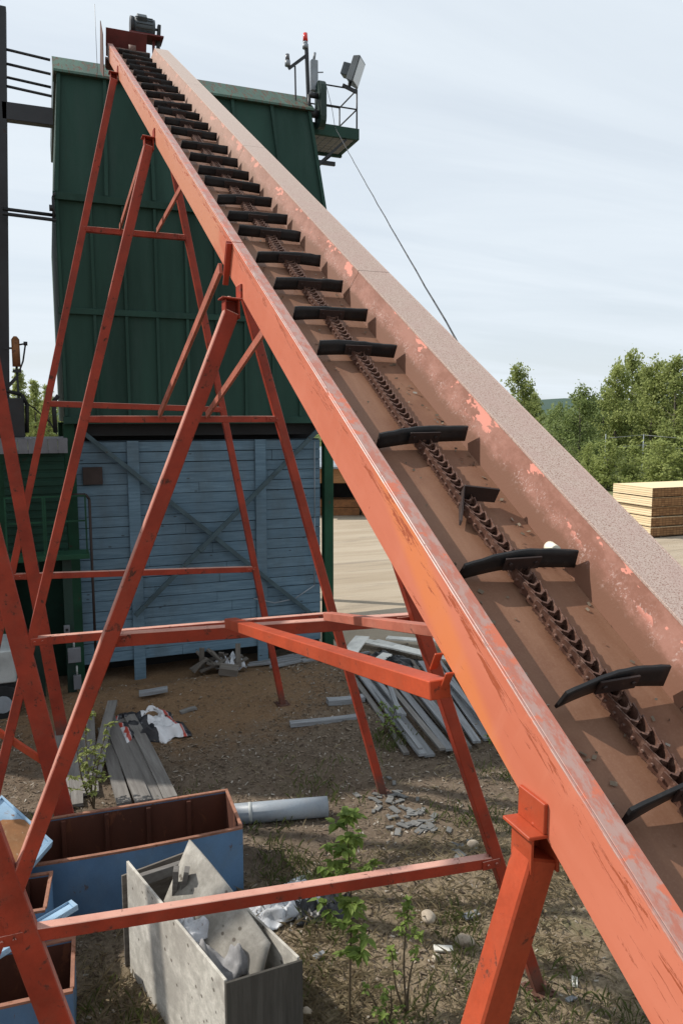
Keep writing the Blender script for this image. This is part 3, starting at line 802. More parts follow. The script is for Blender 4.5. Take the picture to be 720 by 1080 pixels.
    mb.box((x0 + 0.05, 14.2, -0.35), (x1 - 0.06, 14.3, zb - 0.21)); mb.box((x0 + 0.05, 13.75, -0.35), (x0 + 0.10, 14.19, bt)); mb.box((x1 - 0.12, 13.75, -0.35), (x1 - 0.06, 14.19, bt))
    mb.build('void_screen', m_black, bw)  # black sheets added so the gaps below and above the boards stay dark
    # crossed steel braces
    def P(tx, z): return (x0 + (x1 - x0) * tx, 13.47, z)
    mb = MB(); mb.bar(P(0.06, 4.25), P(0.93, 0.75), 0.075, 0.07, (0, 1, 0), 0.004); mb.build('brace', m_strut, root)
    mb = MB(); a, b = Vector(P(0.22, 1.05)), Vector(P(1.0, 4.45)); a.y = b.y = 13.39
    mb.bar(a, b, 0.075, 0.07, (0, 1, 0), 0.004)
    for t in (0.33, 0.80):
        q = a.lerp(b, t); mb.obox(q, (0.13, 0.10, 0.10), (0, -0.72, 0), 0.008)
    mb.build('brace', m_strut, root)
    return root
b1 = bin_building(0.33, 4.95, 'green steel chip bin on a blue plank base with crossed braces')
mb = MB(); mb.box((0.58, 13.50, 3.36), (0.90, 13.54, 3.66), 0.006); mb.build('vent', m_vent, b1)
mb = MB(); mb.path([(0.36, 13.3, 3.22), (0.60, 13.3, 3.22), (0.66, 13.3, 3.14), (0.66, 13.3, 0.3)], 0.022, 8); mb.build('conduit', m_vent, b1)
mb = MB(); mb.path([(4.72, 13.5, 4.05), (4.71, 13.48, 2.6), (4.70, 13.48, 1.3), (4.3, 13.46, 1.08), (3.9, 13.46, 1.03), (3.5, 13.46, 1.15)], 0.012, 6); mb.build('cable', m_grey_steel, b1)
mb = MB(); mb.bar((4.6, 13.2, 0.85), (5.15, 12.9, 0.05), 0.05, 0.05, (0, 1, 0)); mb.build('stay', m_green_post, b1)
b2 = bin_building(-5.45, -0.76, 'dark green steel bin post edge at the left border', True)

mb = MB(); mb.bar((-0.60, 13.6, 4.19), (-0.325, 13.6, 10.75), 0.16, 0.2, (0, 1, 0), 0.006); mb.build('column', m_dark_steel, b2)
# pipes and catwalk beam bridging the two bins
rt = empty('pipe_bridge', (-0.15, 13.6, 9.2), (0, 0, 0), 'dark beam and thin pipes bridging the gap between the two bins', 'pipe bridge')
mb = MB(); mb.box((-0.38, 13.50, 9.10), (0.36, 13.66, 9.36), 0.006); mb.build('beam', m_dark_steel, rt)
for z, y in ((10.12, 13.55), (9.93, 13.60), (9.79, 13.75), (9.58, 13.55)):
    mb = MB(); mb.tube((-0.36, y, z + 0.03), (0.36, y, z - 0.03), 0.022, seg=8); mb.build('pipe', m_dark_steel, rt)
for z, y in ((7.74, 13.5), (7.62, 13.3)):
    mb = MB(); mb.tube((-0.44, y, z + 0.01), (0.34, y, z - 0.02), 0.028, seg=8); mb.build('pipe', m_dark_steel, rt)
mb = MB(); mb.path([(0.30, 13.32, 7.60), (0.30, 13.30, 7.95), (0.34, 13.3, 8.02)], 0.02); mb.tube((0.24, 13.3, 7.78), (0.30, 13.3, 7.78), 0.05, seg=10); mb.build('valve', m_dark_steel, rt)

# air cylinder on its bracket
rt = empty('air_cylinder', (-0.36, 13.5, 5.2), (0, 0, 0), 'rusty orange air cylinder hanging at the dark left bin edge', 'cylinder')
mb = MB(); mb.tube((-0.36, 13.5, 5.31), (-0.36, 13.5, 5.74), 0.062, seg=14); mb.tube((-0.36, 13.5, 5.74), (-0.36, 13.5, 5.79), 0.062, 0.025, seg=14); mb.build('barrel', m_orange_rust, rt)
mb = MB(); mb.tube((-0.36, 13.5, 5.31), (-0.345, 13.5, 4.35), 0.018, seg=7); mb.path([(-0.30, 13.5, 5.66), (-0.21, 13.5, 5.68), (-0.26, 13.5, 5.4), (-0.33, 13.5, 5.22)], 0.014)
mb.tube((-0.21, 13.5, 5.65), (-0.21, 13.5, 5.71), 0.03, seg=8); mb.obox((-0.355, 13.5, 5.24), (0.13, 0.06, 0.05)); mb.build('rod', m_dark_steel, rt)
mb = MB(); mb.bar((-0.54, 13.5, 4.95), (-0.35, 13.5, 5.16), 0.05, 0.05); mb.bar((-0.54, 13.5, 5.60), (-0.41, 13.5, 5.60), 0.03, 0.03); mb.build('bracket', m_dark_steel, rt)

# small booth between the bins with roof, platform and rail
rt = empty('control_booth', (-0.15, 13.2, 0), (0, 0, 0), 'dark green booth with a grey roof edge tucked between the bins', 'booth')
mb = MB(); mb.box((-0.62, 13.12, 2.28), (0.29, 14.4, 3.93)); 
for i in range(12): mb.box((-0.62, 13.10, 2.36 + i * 0.13), (0.29, 13.118, 2.44 + i * 0.13), 0.004)
mb.build('booth_wall', m_booth, rt)
mb = MB(); mb.box((-0.80, 14.15, -0.4), (0.32, 14.3, 2.279)); mb.build('gap_screen', m_booth, rt)  # dark panel added to hide the bright yard behind the gap
mb = MB()
for i in range(7): mb.box((-0.68 + i * 0.147, 12.93, 3.93), (-0.68 + i * 0.147 + 0.143, 12.95, 4.17), 0.003)
mb.box((-0.68, 12.952, 4.12), (0.35, 14.5, 4.16), 0.003)
mb.build('roof', m_zinc, rt)
mb = MB(); mb.box((-0.60, 13.14, 4.18), (-0.28, 13.6, 4.80), 0.01); mb.build('cabinet', m_dark_steel, rt)
mb = MB(); mb.path([(-0.25, 13.3, 4.25), (-0.23, 13.3, 4.70), (-0.30, 13.3, 4.86), (-0.60, 13.3, 4.93)], 0.03, 8); mb.path([(0.18, 13.3, 4.25), (0.17, 13.3, 4.75), (0.25, 13.3, 4.85)], 0.035, 8)
mb.path([(-0.3, 13.3, 4.78), (-0.1, 13.3, 4.62), (0.1, 13.3, 4.42), (0.2, 13.3, 4.22)], 0.012, 6); mb.build('hose', m_black, rt)
rt = empty('access_platform', (-0.05, 12.8, 0), (0, 0, 0), 'green railed platform in front of the dark green booth', 'platform')
mb = MB(); mb.box((-0.66, 12.62, 2.25), (0.60, 13.09, 2.33), 0.004); mb.build('deck', m_green_post, rt)
mb = MB()
for x in (-0.62, -0.08, -0.05, 0.55): mb.box((x, 12.63, 2.331), (x + 0.025, 12.655, 3.25))
for z in (2.85, 3.25): mb.box((-0.62, 12.66, z), (0.575, 12.68, z + 0.025))
mb.build('guard_rail', m_green_post, rt)
for x in (-0.30, 0.18):
    mb = MB(); mb.box((x, 12.80, -0.3), (x + 0.14, 12.94, 2.249), 0.005); mb.build('leg', m_green_dark, rt)
for nm, x, z, w, h in (('upper', 0.205, 1.10, 0.09, 0.13), ('mid', 0.30, 0.66, 0.20, 0.24), ('low', 0.33, 0.20, 0.12, 0.23)):
    mb = MB(); mb.box((-w / 2, -0.04, -h / 2), (w / 2, 0.04, h / 2), 0.006)
    o = one('junction_box', mb, m_zinc, (x, 12.72, z), (0, 0, 0), {'upper': 'smallest grey electrical box, with a dark switch, high on the green leg', 'mid': 'square grey electrical box behind the red trestle bar', 'low': 'tall grey electrical box lowest above the dirt by the wall'}[nm], 'electrical box', 'grey electrical boxes')
    if nm == 'upper':
        mb = MB(); mb.box((x - 0.02, 12.668, z - 0.02), (x + 0.02, 12.679, z + 0.02)); mb.build('switch', m_black, o)
    else:
        mb = MB(); mb.tube((x, 12.72, z + h / 2 + 0.001), (x, 12.72, z + h / 2 + 0.16), 0.015, seg=7); mb.build('conduit', m_grey_box, o)

# trailer in the shade below the left bin
rt = empty('utility_trailer', (-1.2, 12.2, 0), (0, 0, 0), 'pale box trailer with dark wheels in shade at the left edge', 'trailer')
mb = MB(); mb.box((-2.6, 12.0, 0.55), (-0.55, 13.0, 1.05), 0.02); mb.build('body', m_grey_box, rt)
mb = MB(); mb.box((-2.6, 12.05, 0.40), (-0.45, 12.95, 0.54), 0.01); mb.build('chassis', m_black, rt)
for x in (-0.75, -1.55):
    mb = MB(); mb.tube((x, 11.98, 0.24), (x, 12.16, 0.24), 0.27, seg=22); w = mb.build('wheel', m_tyre, rt)
    mb = MB(); mb.tube((x, 11.955, 0.24), (x, 11.979, 0.24), 0.13, seg=16); mb.build('rim', m_grey_steel, w)

# service platform, floodlight, mast and belt guard at the bin's right top corner
rt = empty('service_platform', (5.4, 14.4, 9.6), (0, 0, 0), 'railed steel service platform high on the right edge of the green bin', 'platform')
mb = MB(); mb.box((4.86, 13.95, 9.70), (5.80, 14.02, 9.90), 0.004); mb.box((4.86, 14.85, 9.66), (5.80, 14.92, 9.88), 0.004); mb.box((5.73, 14.021, 9.70), (5.80, 14.849, 9.88), 0.004); mb.build('deck_frame', m_green, rt)
mb = MB()
for i in range(6): mb.box((4.90 + i * 0.138, 14.03, 9.705), (4.90 + i * 0.138 + 0.125, 14.84, 9.735))
mb.build('deck_boards', m_plank_silver, rt)
mb = MB()
for x, y in ((4.95, 13.98), (5.76, 13.98), (5.76, 14.88), (5.32, 14.88), (4.95, 14.88)):
    mb.tube((x, y, 9.885), (x, y, 10.60), 0.016, seg=7)
for z in (10.25, 10.60):
    mb.path([(4.95, 13.98, z), (5.76, 13.98, z), (5.76, 14.88, z), (4.95, 14.88, z)], 0.014, 7)
mb.build('guard_rail', m_dark_steel, rt)
for y_, z_ in ((14.0, 9.69), (14.86, 9.655)):
    mb = MB(); mb.bar((4.90, y_, 9.10), (5.55, y_, z_), 0.045, 0.045); mb.build('bracket', m_dark_steel, rt)
mb = MB(); mb.box((4.90, 14.3, 9.30), (5.45, 14.36, 9.37)); mb.build('cross_bar', m_dark_steel, rt)
rt = empty('floodlight', (5.62, 13.98, 10.6), (0, 0, 0), 'large grey floodlight tilted on the platform rail corner', 'floodlight')
LM = Matrix.Translation((5.68, 13.98, 10.92)) @ Euler((0, R(20), R(-38))).to_matrix().to_4x4() @ Matrix.Scale(0.86, 4)
mb = MB(LM); mb.hexa([(-0.02, -0.20, -0.24), (0.14, -0.23, -0.27), (0.14, 0.23, -0.27), (-0.02, 0.20, -0.24), (-0.02, -0.20, 0.24), (0.14, -0.23, 0.27), (0.14, 0.23, 0.27), (-0.02, 0.20, 0.24)], 0.008)
mb.box((-0.22, -0.13, -0.15), (-0.021, 0.13, 0.10), 0.01); mb.build('housing', m_motor, rt)
mb = MB(LM); mb.box((0.141, -0.20, -0.24), (0.152, 0.20, 0.24), 0.004); mb.build('lens', m_lens, rt)
mb = MB(); mb.bar((5.60, 13.98, 10.60), (5.63, 13.98, 10.80), 0.05, 0.05); mb.bar((5.47, 13.98, 10.64), (5.74, 13.94, 10.54), 0.06, 0.04); mb.build('bracket', m_dark_steel, rt)
DZ, DX = -0.61, -0.06
rt = empty('beacon_mast', (4.74, 13.9, 9.9), (0, 0, 0), 'slim mast with a red beacon on top beside the platform', 'mast')
def T(x, z): return (x + DX, 13.9, z + DZ)
mb = MB(); mb.bar((4.80, 13.9, 9.5), T(4.80, 11.72), 0.06, 0.05); mb.bar(T(4.80, 11.62), T(4.46, 11.34), 0.05, 0.04); mb.bar(T(4.58, 11.40), T(4.59, 10.75), 0.025, 0.025); mb.build('mast_post', m_dark_steel, rt)
mb = MB(); mb.tube(T(4.78, 11.73), T(4.78, 11.80), 0.055, seg=12); mb.tube(T(4.78, 11.80), T(4.78, 11.85), 0.042, seg=12); bc = mb.build('beacon', m_grey_steel, rt)
mb = MB(); mb.tube(T(4.78, 11.851), T(4.78, 11.99), 0.046, 0.038, seg=12); mb.build('lens', m_redlens, bc)
mb = MB(); mb.tube(T(4.44, 11.38), T(4.44, 11.47), 0.05, seg=12); bc = mb.build('beacon', m_grey_steel, rt)
mb = MB(); mb.tube(T(4.44, 11.471), T(4.44, 11.58), 0.042, 0.034, seg=12); mb.build('lens', m_clearlens, bc)
mb = MB(); mb.box((4.82, 13.86, 10.42), (4.95, 13.96, 10.95), 0.01); mb.tube((4.88, 13.9, 10.95), (4.90, 13.9, 11.08), 0.025, seg=7); mb.tube((4.95, 13.9, 10.75), (5.06, 13.9, 10.77), 0.012, seg=5); mb.build('control_box', m_grey_steel, rt)
rt = empty('belt_guard', (4.95, 13.75, 10.1), (0, 0, 0), 'upright rounded dark green belt guard on the bin corner', 'belt guard')
mb = MB()
def capsule(w, h, n=8):
    pts = []
    for i in range(n + 1): a = math.pi * i / n; pts.append((w * math.cos(a), h + w * math.sin(a)))
    for i in range(n + 1): a = math.pi + math.pi * i / n; pts.append((w * math.cos(a), -h + w * math.sin(a)))
    return pts
ring = capsule(0.17, 0.24)
ca = [mb.v((4.90, 13.75 + y, 10.13 + z)) for y, z in ring]; cb2 = [mb.v((5.01, 13.75 + y, 10.13 + z)) for y, z in ring]
mb.bm.faces.new(ca); mb.bm.faces.new(cb2[::-1])
for i in range(len(ring)):
    j = (i + 1) % len(ring); mb.bm.faces.new((ca[j], ca[i], cb2[i], cb2[j]))
bmesh.ops.recalc_face_normals(mb.bm, faces=mb.bm.faces)
mb.build('guard_shell', m_green_dark, rt)
mb = MB(); mb.tube((4.74, 13.75, 10.28), (4.899, 13.75, 10.28), 0.05, seg=10); mb.tube((4.74, 13.75, 9.97), (4.899, 13.75, 9.97), 0.075, seg=10); mb.tube((4.735, 13.75, 9.97), (4.735, 13.75, 10.28), 0.03, seg=6); mb.build('shaft', m_dark_steel, rt)
# loose cable slung from platform to conveyor
pa, pb = Vector((5.30, 13.93, 9.86)), Vector((1.96, 3.40, 4.86))
pts = []
for i in range(33):
    t = i / 32; q = pa.lerp(pb, t); q.z -= 0.025 * 4 * t * (1 - t) * (0.8 + 0.2 * t); q.x += 0.002 * math.sin(i * 2.3); q.z += 0.002 * math.sin(i * 1.7); pts.append(q)
mb = MB(Matrix.Translation(-pa)); mb.path([Vector((5.12, 13.93, 10.60)), Vector((5.24, 13.93, 10.2))] + pts, 0.005, 5)
one('power_cable', mb, m_dark_steel, pa, (0, 0, 0), 'thin twisted dark cable sagging from the platform down to the conveyor flange', 'cable')

# ------------------------------------------------------------------ blue steel bins and lids
def steel_bin(c, L, W, H, rz, label, ribs=True, bow=0.0, inner=m_rust_in):
    g = gz(c[0], c[1])
    root = empty('steel_bin', (c[0], c[1], g - 0.02), (0, 0, rz), label, 'bin', 'blue steel bins with rusty insides')
    RM = root.matrix_basis.copy(); t = 0.012
    mb = MB(RM)
    def front(u, v): return (-L / 2 + L * u, -W / 2 - bow * math.sin(math.pi * u) * v, H * v)
    mb.grid(front, 14, 3, -t, smooth=False)
    mb.box((-L / 2, W / 2 - t, 0), (L / 2, W / 2, H)); mb.box((-L / 2, -W / 2 + t + .001, 0), (-L / 2 + t, W / 2 - t - .001, H)); mb.box((L / 2 - t, -W / 2 + t + .001, 0), (L / 2, W / 2 - t - .001, H))
    mb.build('shell', m_blue_steel, root)
    mb = MB(RM); e = t + 0.004
    def fin(u, v): return (-L / 2 + e + (L - 2 * e) * u, -W / 2 + e + 0.004 - bow * math.sin(math.pi * u) * v, 0.02 + (H - 0.03) * v)
    mb.grid(fin, 14, 3, 0.002, smooth=False)
    mb.box((-L / 2 + e, W / 2 - e - .003, 0.02), (L / 2 - e, W / 2 - e, H - 0.01)); mb.box((-L / 2 + e, -W / 2 + 0.03, 0.02), (-L / 2 + e + .003, W / 2 - 0.03, H - 0.01)); mb.box((L / 2 - e - .003, -W / 2 + .03, 0.02), (L / 2 - e, W / 2 - .03, H - 0.01))
    mb.box((-L / 2 + e, -W / 2 + e, 0.012), (L / 2 - e, W / 2 - e, 0.019))
    if ribs:
        for i in range(1, 5): x = -L / 2 + L * i / 5; mb.box((x - 0.02, W / 2 - e - 0.04, 0.02), (x + 0.02, W / 2 - e - 0.0035, H - 0.02))
    mb.build('lining', inner, root)
    mb = MB(RM)
    N = 14
    for i in range(N):
        u0, u1 = i / N, (i + 1) / N
        y0, y1 = -W / 2 - bow * math.sin(math.pi * u0) + 0.006, -W / 2 - bow * math.sin(math.pi * u1) + 0.006
        mb.bar((-L / 2 + L * u0, y0, H + 0.011), (-L / 2 + L * u1, y1, H + 0.011), 0.035, 0.02, (0, 0, 1))
    mb.box((-L / 2 - 0.01, W / 2 - 0.02, H + 0.001), (L / 2 + 0.01, W / 2 + 0.015, H + 0.021), 0.003)
    mb.box((-L / 2 - 0.01, -W / 2 + 0.03, H + 0.001), (-L / 2 + 0.02, W / 2 - 0.021, H + 0.021), 0.003); mb.box((L / 2 - 0.02, -W / 2 + 0.03, H + 0.001), (L / 2 + 0.01, W / 2 - 0.021, H + 0.021), 0.003)
    mb.build('rim', m_rust_rim, root)
    return root
steel_bin((0.60, 7.12), 2.02, 0.78, 0.63, R(-2), 'long blue steel bin with brown ribbed inside, directly behind the plywood box', bow=0.035)
steel_bin((-0.62, 6.36), 0.98, 0.52, 0.62, R(-6), 'small open blue steel bin under the brown stained lid')
steel_bin((-0.50, 5.55), 1.06, 0.58, 0.50, R(-3), 'open blue steel bin nearest the camera, with a thin lid across it', ribs=False)

def quad_lid(name, P, th, label, stain):
    """lid given by four corners (counter-clockwise seen from outside)"""
    P = [Vector(p) for p in P]
    c = sum(P, Vector()) / 4
    n = (P[1] - P[0]).cross(P[2] - P[0]).normalized()
    root = empty(name, c, (0, 0, 0), label, 'lid', 'loose blue lids')
    mb = MB(); mb.hexa([p - n * th for p in P] + [p for p in P], 0.003); mb.build('panel', m_blue_pale, root)
    mb = MB()
    for i in range(4):
        a, b = P[i], P[(i + 1) % 4]; ca, cbv = a + (c - a).normalized() * 0.035, b + (c - b).normalized() * 0.035
        mb.hexa([a + n * .001, b + n * .001, cbv + n * .001, ca + n * .001, a + n * 0.02, b + n * 0.02, cbv + n * 0.02, ca + n * 0.02], 0.002)
    mb.build('edge_strip', m_blue_pale, root)
    if stain:
        k = []
        mb = MB()
        u = (P[1] - P[0]).normalized(); v = n.cross(u)
        ring = []
        for i in range(26):
            a = 2 * math.pi * i / 26
            rr = 1 + 0.22 * noise.noise(Vector((math.cos(a) * 1.7, math.sin(a) * 1.7, 5))) + 0.08 * noise.noise(Vector((math.cos(a) * 6, math.sin(a) * 6, 2)))
            ring.append(c + n * 0.004 + u * (math.cos(a) * 0.27 * rr) + v * (math.sin(a) * 0.30 * rr))
        mb.face(ring); mb.build('rust_stain', m_stain, root)
    return root
m_stain = paint('rust_brown_stain', (0.25, 0.115, 0.045), (0.34, 0.24, 0.17), 0.4, 7, 0.85, dust=(0.30, 0.18, 0.09))
quad_lid('bin_lid', [(-0.86, 6.80, 0.95), (-0.43, 6.22, 0.72), (-0.09, 6.80, 0.76), (-0.52, 7.38, 0.99)], 0.045, 'tilted pale blue lid with a big brown stain leaning at the left', True)
quad_lid('bin_lid', [(-0.75, 5.30, 0.70), (0.085, 5.98, 0.63), (0.04, 6.14, 0.585), (-0.83, 5.46, 0.665)], 0.022, 'thin pale blue lid lying slanted across the nearest blue bin', False)

# ------------------------------------------------------------------ plywood box and what lies in it
rt = empty('plywood_box', (0.95, 5.25, 0), (0, 0, 0), 'weathered grey plywood box with a dark front end, full of scrap', 'box')
def slab(mb, a, b, z0a, z1a, z0b, z1b, th, flip=1):
    """upright panel between plan points a and b"""
    a, b = Vector((*a, 0)), Vector((*b, 0)); d = (b - a).normalized(); n = Vector((-d.y, d.x, 0)) * th * flip
    pts = []
    for z in (0, 1):
        za, zb = (z0a, z0b) if z == 0 else (z1a, z1b)
        pts += [a + Vector((0, 0, za)), b + Vector((0, 0, zb)), b + n + Vector((0, 0, zb)), a + n + Vector((0, 0, za))]
    mb.hexa(pts, 0.002)
mb = MB(); slab(mb, (0.46, 5.92), (0.91, 4.38), 0.0, 0.97, -0.02, 0.95, 0.02); mb.build('side_panel', m_ply, rt)
mb = MB(); slab(mb, (1.02, 6.08), (1.475, 4.575), 0.0, 0.80, -0.02, 0.82, 0.02, -1); mb.build('side_panel', m_ply, rt)
mb = MB(); slab(mb, (0.912, 4.375), (1.478, 4.555), -0.02, 0.945, -0.02, 0.815, 0.022, -1); mb.build('end_panel', m_dark_ply, rt)
mb = MB(); slab(mb, (0.43, 6.00), (1.0, 6.16), 0, 0.80, 0, 0.80, 0.02); mb.build('end_panel', m_scrap, rt)
mb = MB(); slab(mb, (0.50, 5.88), (0.98, 6.02), 0.74, 0.83, 0.72, 0.80, 0.05, 1); mb.build('cleat', m_plank, rt)
mb = MB(); mb.hexa([(0.50, 5.9, 0.08), (0.93, 4.42, 0.08), (1.44, 4.6, 0.08), (1.0, 6.05, 0.08), (0.50, 5.9, 0.10), (0.93, 4.42, 0.10), (1.44, 4.6, 0.10), (1.0, 6.05, 0.10)]); mb.build('bottom_panel', m_scrap, rt)
# loose sheet leaning inside
P = [Vector(p) for p in ((0.66, 5.68, 0.60), (1.20, 4.68, 0.55), (1.33, 4.80, 0.80), (0.94, 5.78, 1.13))]
n = (P[1] - P[0]).cross(P[2] - P[0]).normalized(); c = sum(P, Vector()) / 4
mb = MB(Matrix.Translation(-c)); 
def sheet(u, v):
    a = P[0].lerp(P[1], u); b = P[3].lerp(P[2], u); q = a.lerp(b, v)
    return q + n * (0.03 * math.sin(math.pi * u)) + Vector((0, 0, 0.05 * math.sin(math.pi * u) * v))
mb.grid(sheet, 16, 6, 0.014)
one('plywood_sheet', mb, m_sheet, c, (0, 0, 0), 'loose curved plywood sheet leaning inside the plywood box', 'plywood sheet')
for i, (x, y, t) in enumerate(((0.80, 5.66, 0.10), (0.86, 5.63, 0.18))):
    mb = MB(); mb.box((-0.02, -0.03, -0.24), (0.02, 0.03, 0.24), 0.002)
    one('wood_offcut', mb, m_plank, (x, y, 0.80), (R(18), t, R(-15)), ['left one of two grey slats leaning on the sheet inside the plywood box', 'right one of two grey slats leaning on the sheet inside the plywood box'][i], 'offcut', 'slats standing in the plywood box')
def crumple(w, l, h, seed, base=None, res=26, th=0.004, fold=3.0):
    mb = MB()
    def f(u, v):
        x, y = (u - 0.5) * w, (v - 0.5) * l
        e = 1 - max(abs(u - .5), abs(v - .5)) * 2
        p = Vector((u * fold, v * fold, seed))
        z = h * (0.55 * abs(noise.noise(p)) * 1.6 + 0.5 * abs(noise.noise(p * 2.3)) + 0.22 * noise.noise(p * 5)) * min(1, 0.25 + e * 2.4) + 0.01
        return (x + 0.16 * w * noise.noise(p * 1.4 + Vector((7, 0, 0))), y + 0.16 * l * noise.noise(p * 1.4 + Vector((0, 9, 0))), max(z, 0.004))
    mb.grid(f, res, res, th); return mb
one('canvas_bag', crumple(0.42, 0.64, 0.34, 3.3, fold=1.5), m_cloth, (0.99, 5.05, 0.56), (R(-4), 0, R(15)), 'crumpled grey canvas bag lying in the plywood box', 'bag')
one('plastic_wrap', crumple(0.34, 0.32, 0.22, 8.1, fold=1.8), m_plastic, (0.90, 5.33, 0.66), (0, R(8), R(30)), 'pale crumpled plastic on top of the grey bag in the box', 'plastic')
one('tarp', crumple(0.75, 0.5, 0.20, 5.7), m_plastic, (1.88, 6.28, gz(1.88, 6.28) + .0), (0, 0, R(15)), 'pale crumpled tarp on the ground right of the plywood box', 'tarp')
one('black_plastic', crumple(0.55, 0.42, 0.17, 2.2), m_blackplastic, (2.18, 6.08, gz(2.18, 6.08)), (0, 0, R(-20)), 'black crumpled plastic beside the pale tarp behind the sapling', 'plastic')
one('lumber_wrap', crumple(0.95, 1.25, 0.28, 1.9, res=34, fold=2.6), m_wrap, (1.20, 10.95, gz(1.2, 10.95)), (0, 0, R(8)), 'crumpled black, white and red printed wrap on the sawdust', 'wrap')

# grey pipe
rt = empty('steel_pipe', (2.25, 7.76, 0), (0, 0, 0), 'short fat grey steel pipe on the dirt behind the sapling', 'pipe')
g = gz(2.2, 7.7)
def open_tube(mb, a, b, r, ri, seg=24):
    a, b = Vector(a), Vector(b); d = (b - a).normalized(); u = d.orthogonal().normalized(); w = d.cross(u); rings = []
    for p, rr in ((a, ri), (a, r), (b, r), (b, ri)):
        rings.append([mb.v(p + (u * math.cos(2 * math.pi * i / seg) + w * math.sin(2 * math.pi * i / seg)) * rr) for i in range(seg)])
    for k in range(4):
        A, B = rings[k], rings[(k + 1) % 4]
        for i in range(seg):
            f = mb.bm.faces.new((A[i], A[(i + 1) % seg], B[(i + 1) % seg], B[i])); f.smooth = k in (1, 3)
    bmesh.ops.recalc_face_normals(mb.bm, faces=mb.bm.faces)
mb = MB(); open_tube(mb, (1.66, 7.86, g + 0.11), (2.80, 7.62, g + 0.11), 0.112, 0.104); pp = mb.build('pipe_shell', m_grey_steel, rt)
mb = MB(); open_tube(mb, (1.93, 7.803, g + 0.11), (1.965, 7.796, g + 0.11), 0.1155, 0.1125); mb.build('band', m_grey_box, pp)

# ------------------------------------------------------------------ planks and scrap
def plank_mesh(L, W, T, seed):
    r = random.Random(seed); mb = MB(); N = 8
    def f(u, v, top):
        x = -L / 2 + L * u
        return (x, (v - .5) * W + 0.012 * math.sin(u * 3 + seed), top * T + 0.02 * math.sin(u * 2.6 + seed) * u)
    P = [[mb.v(f(i / N, j, k)) for j, k in ((0, 0), (1, 0), (1, 1), (0, 1))] for i in range(N + 1)]
    for i in range(N):
        for q in range(4):
            mb.bm.faces.new((P[i][q], P[i][(q + 1) % 4], P[i + 1][(q + 1) % 4], P[i + 1][q]))
    mb.bm.faces.new(P[0][::-1]); mb.bm.faces.new(P[-1])
    bmesh.ops.recalc_face_normals(mb.bm, faces=mb.bm.faces); return mb
def plank(a, b, W, T, mat, label, group, seed, cat='plank', name='weathered_plank', roll=0.0):
    a, b = Vector(a), Vector(b); d = b - a
    o = plank_mesh(d.length, W, T, seed).build(name, mat)
    rz = math.atan2(d.y, d.x); ry = -math.atan2(d.z, math.hypot(d.x, d.y))
    o.matrix_basis = Matrix.Translation((a + b) / 2) @ Euler((roll, ry, rz)).to_matrix().to_4x4()
    return tag(o, label, cat, group)
def G(x, y, z=0.0): return (x, y, gz(x, y) + z)
GL = 'grey planks lying behind the long blue bin'
LP = [((0.02, 11.15), (0.02, 8.7), 0.0, 'outermost left plank, half hidden by the red leg'),
      ((0.22, 11.3), (0.16, 8.8), 0.01, 'grey plank under the leafy shrub, second from the red leg'),
      ((0.42, 11.7), (0.34, 9.0), 0.02, 'grey plank just left of the topmost slanting plank'),
      ((0.80, 11.75), (0.40, 9.3), 0.09, 'topmost grey plank slanting across the plank pile'),
      ((0.62, 11.0), (0.66, 8.55), 0.03, 'short grey plank under the slanting one, its near end by the bin'),
      ((0.72, 11.35), (0.86, 8.45), 0.05, 'long grey plank right of the slanting one in the pile'),
      ((0.86, 11.35), (1.02, 8.45), 0.02, 'thin grey plank second from the right in the pile by the bin'),
      ((0.99, 11.3), (1.19, 8.50), 0.04, 'rightmost long grey plank of the pile, nearest the printed wrap')]
for i, (a, b, z, lb) in enumerate(LP):
    plank(G(*a, z + 0.01), G(*b, z + 0.02), 0.14 + 0.02 * (i % 3), 0.04, m_plank, lb, GL, i)
GR = 'grey boards fanned out behind the trestle'
RP = [((4.78, 11.9), (4.36, 8.75), .02, 'leftmost narrow board of the fanned grey pile'), ((4.92, 11.9), (4.50, 8.55), .07, 'second narrow board from the left in the fanned grey pile'),
      ((5.10, 11.9), (4.60, 8.55), .03, 'wide grey board near the left of the fanned pile'), ((5.25, 11.8), (4.72, 8.45), .11, 'raised grey board lying on the wide one in the fanned pile'),
      ((5.45, 11.8), (4.86, 8.50), .05, 'middle grey board of the fanned pile'), ((5.62, 11.7), (5.02, 8.45), .13, 'topmost silvery board near the middle of the fanned pile'),
      ((5.85, 11.75), (5.20, 8.55), .04, 'grey board right of the topmost one in the fanned pile'), ((6.1, 11.75), (5.36, 8.6), .09, 'silvery board seen just left of the trestle leg'),
      ((6.35, 11.7), (5.60, 8.7), .03, 'grey board seen just right of the trestle leg'), ((6.6, 11.6), (5.85, 8.75), .06, 'rightmost grey board of the fan, partly behind the conveyor beam')]
for i, (a, b, z, lb) in enumerate(RP):
    plank(G(*a, z + 0.02), G(*b, z), 0.085 + 0.06 * ((i * 7) % 3) / 2, 0.035, m_plank_silver if i % 3 else m_plank, lb, GR, 20 + i)
for i in range(9):
    u = (i + .5) / 9; xa = 4.85 + 1.7 * u + rnd.uniform(-.08, .08); xb = 4.4 + 1.4 * u + rnd.uniform(-.22, .22)
    plank(G(xa, 11.7 + rnd.uniform(-.3, .3), .06 + .1 * rnd.random()), G(xb, 8.7 + rnd.uniform(-.3, .9), .05 + .13 * rnd.random()), rnd.uniform(.05, .09), 0.03, rnd.choice((m_plank_silver, m_plank, m_scrap)),
          'narrow grey batten wedged between wider boards of the fanned pile', GR, 200 + i, 'batten', 'wood_batten')
plank(G(3.18, 10.24, .01), G(4.28, 10.08, .01), 0.12, 0.06, m_plank_silver, 'lone grey plank on bare dirt between two red legs', 'single grey planks on the dirt', 41)
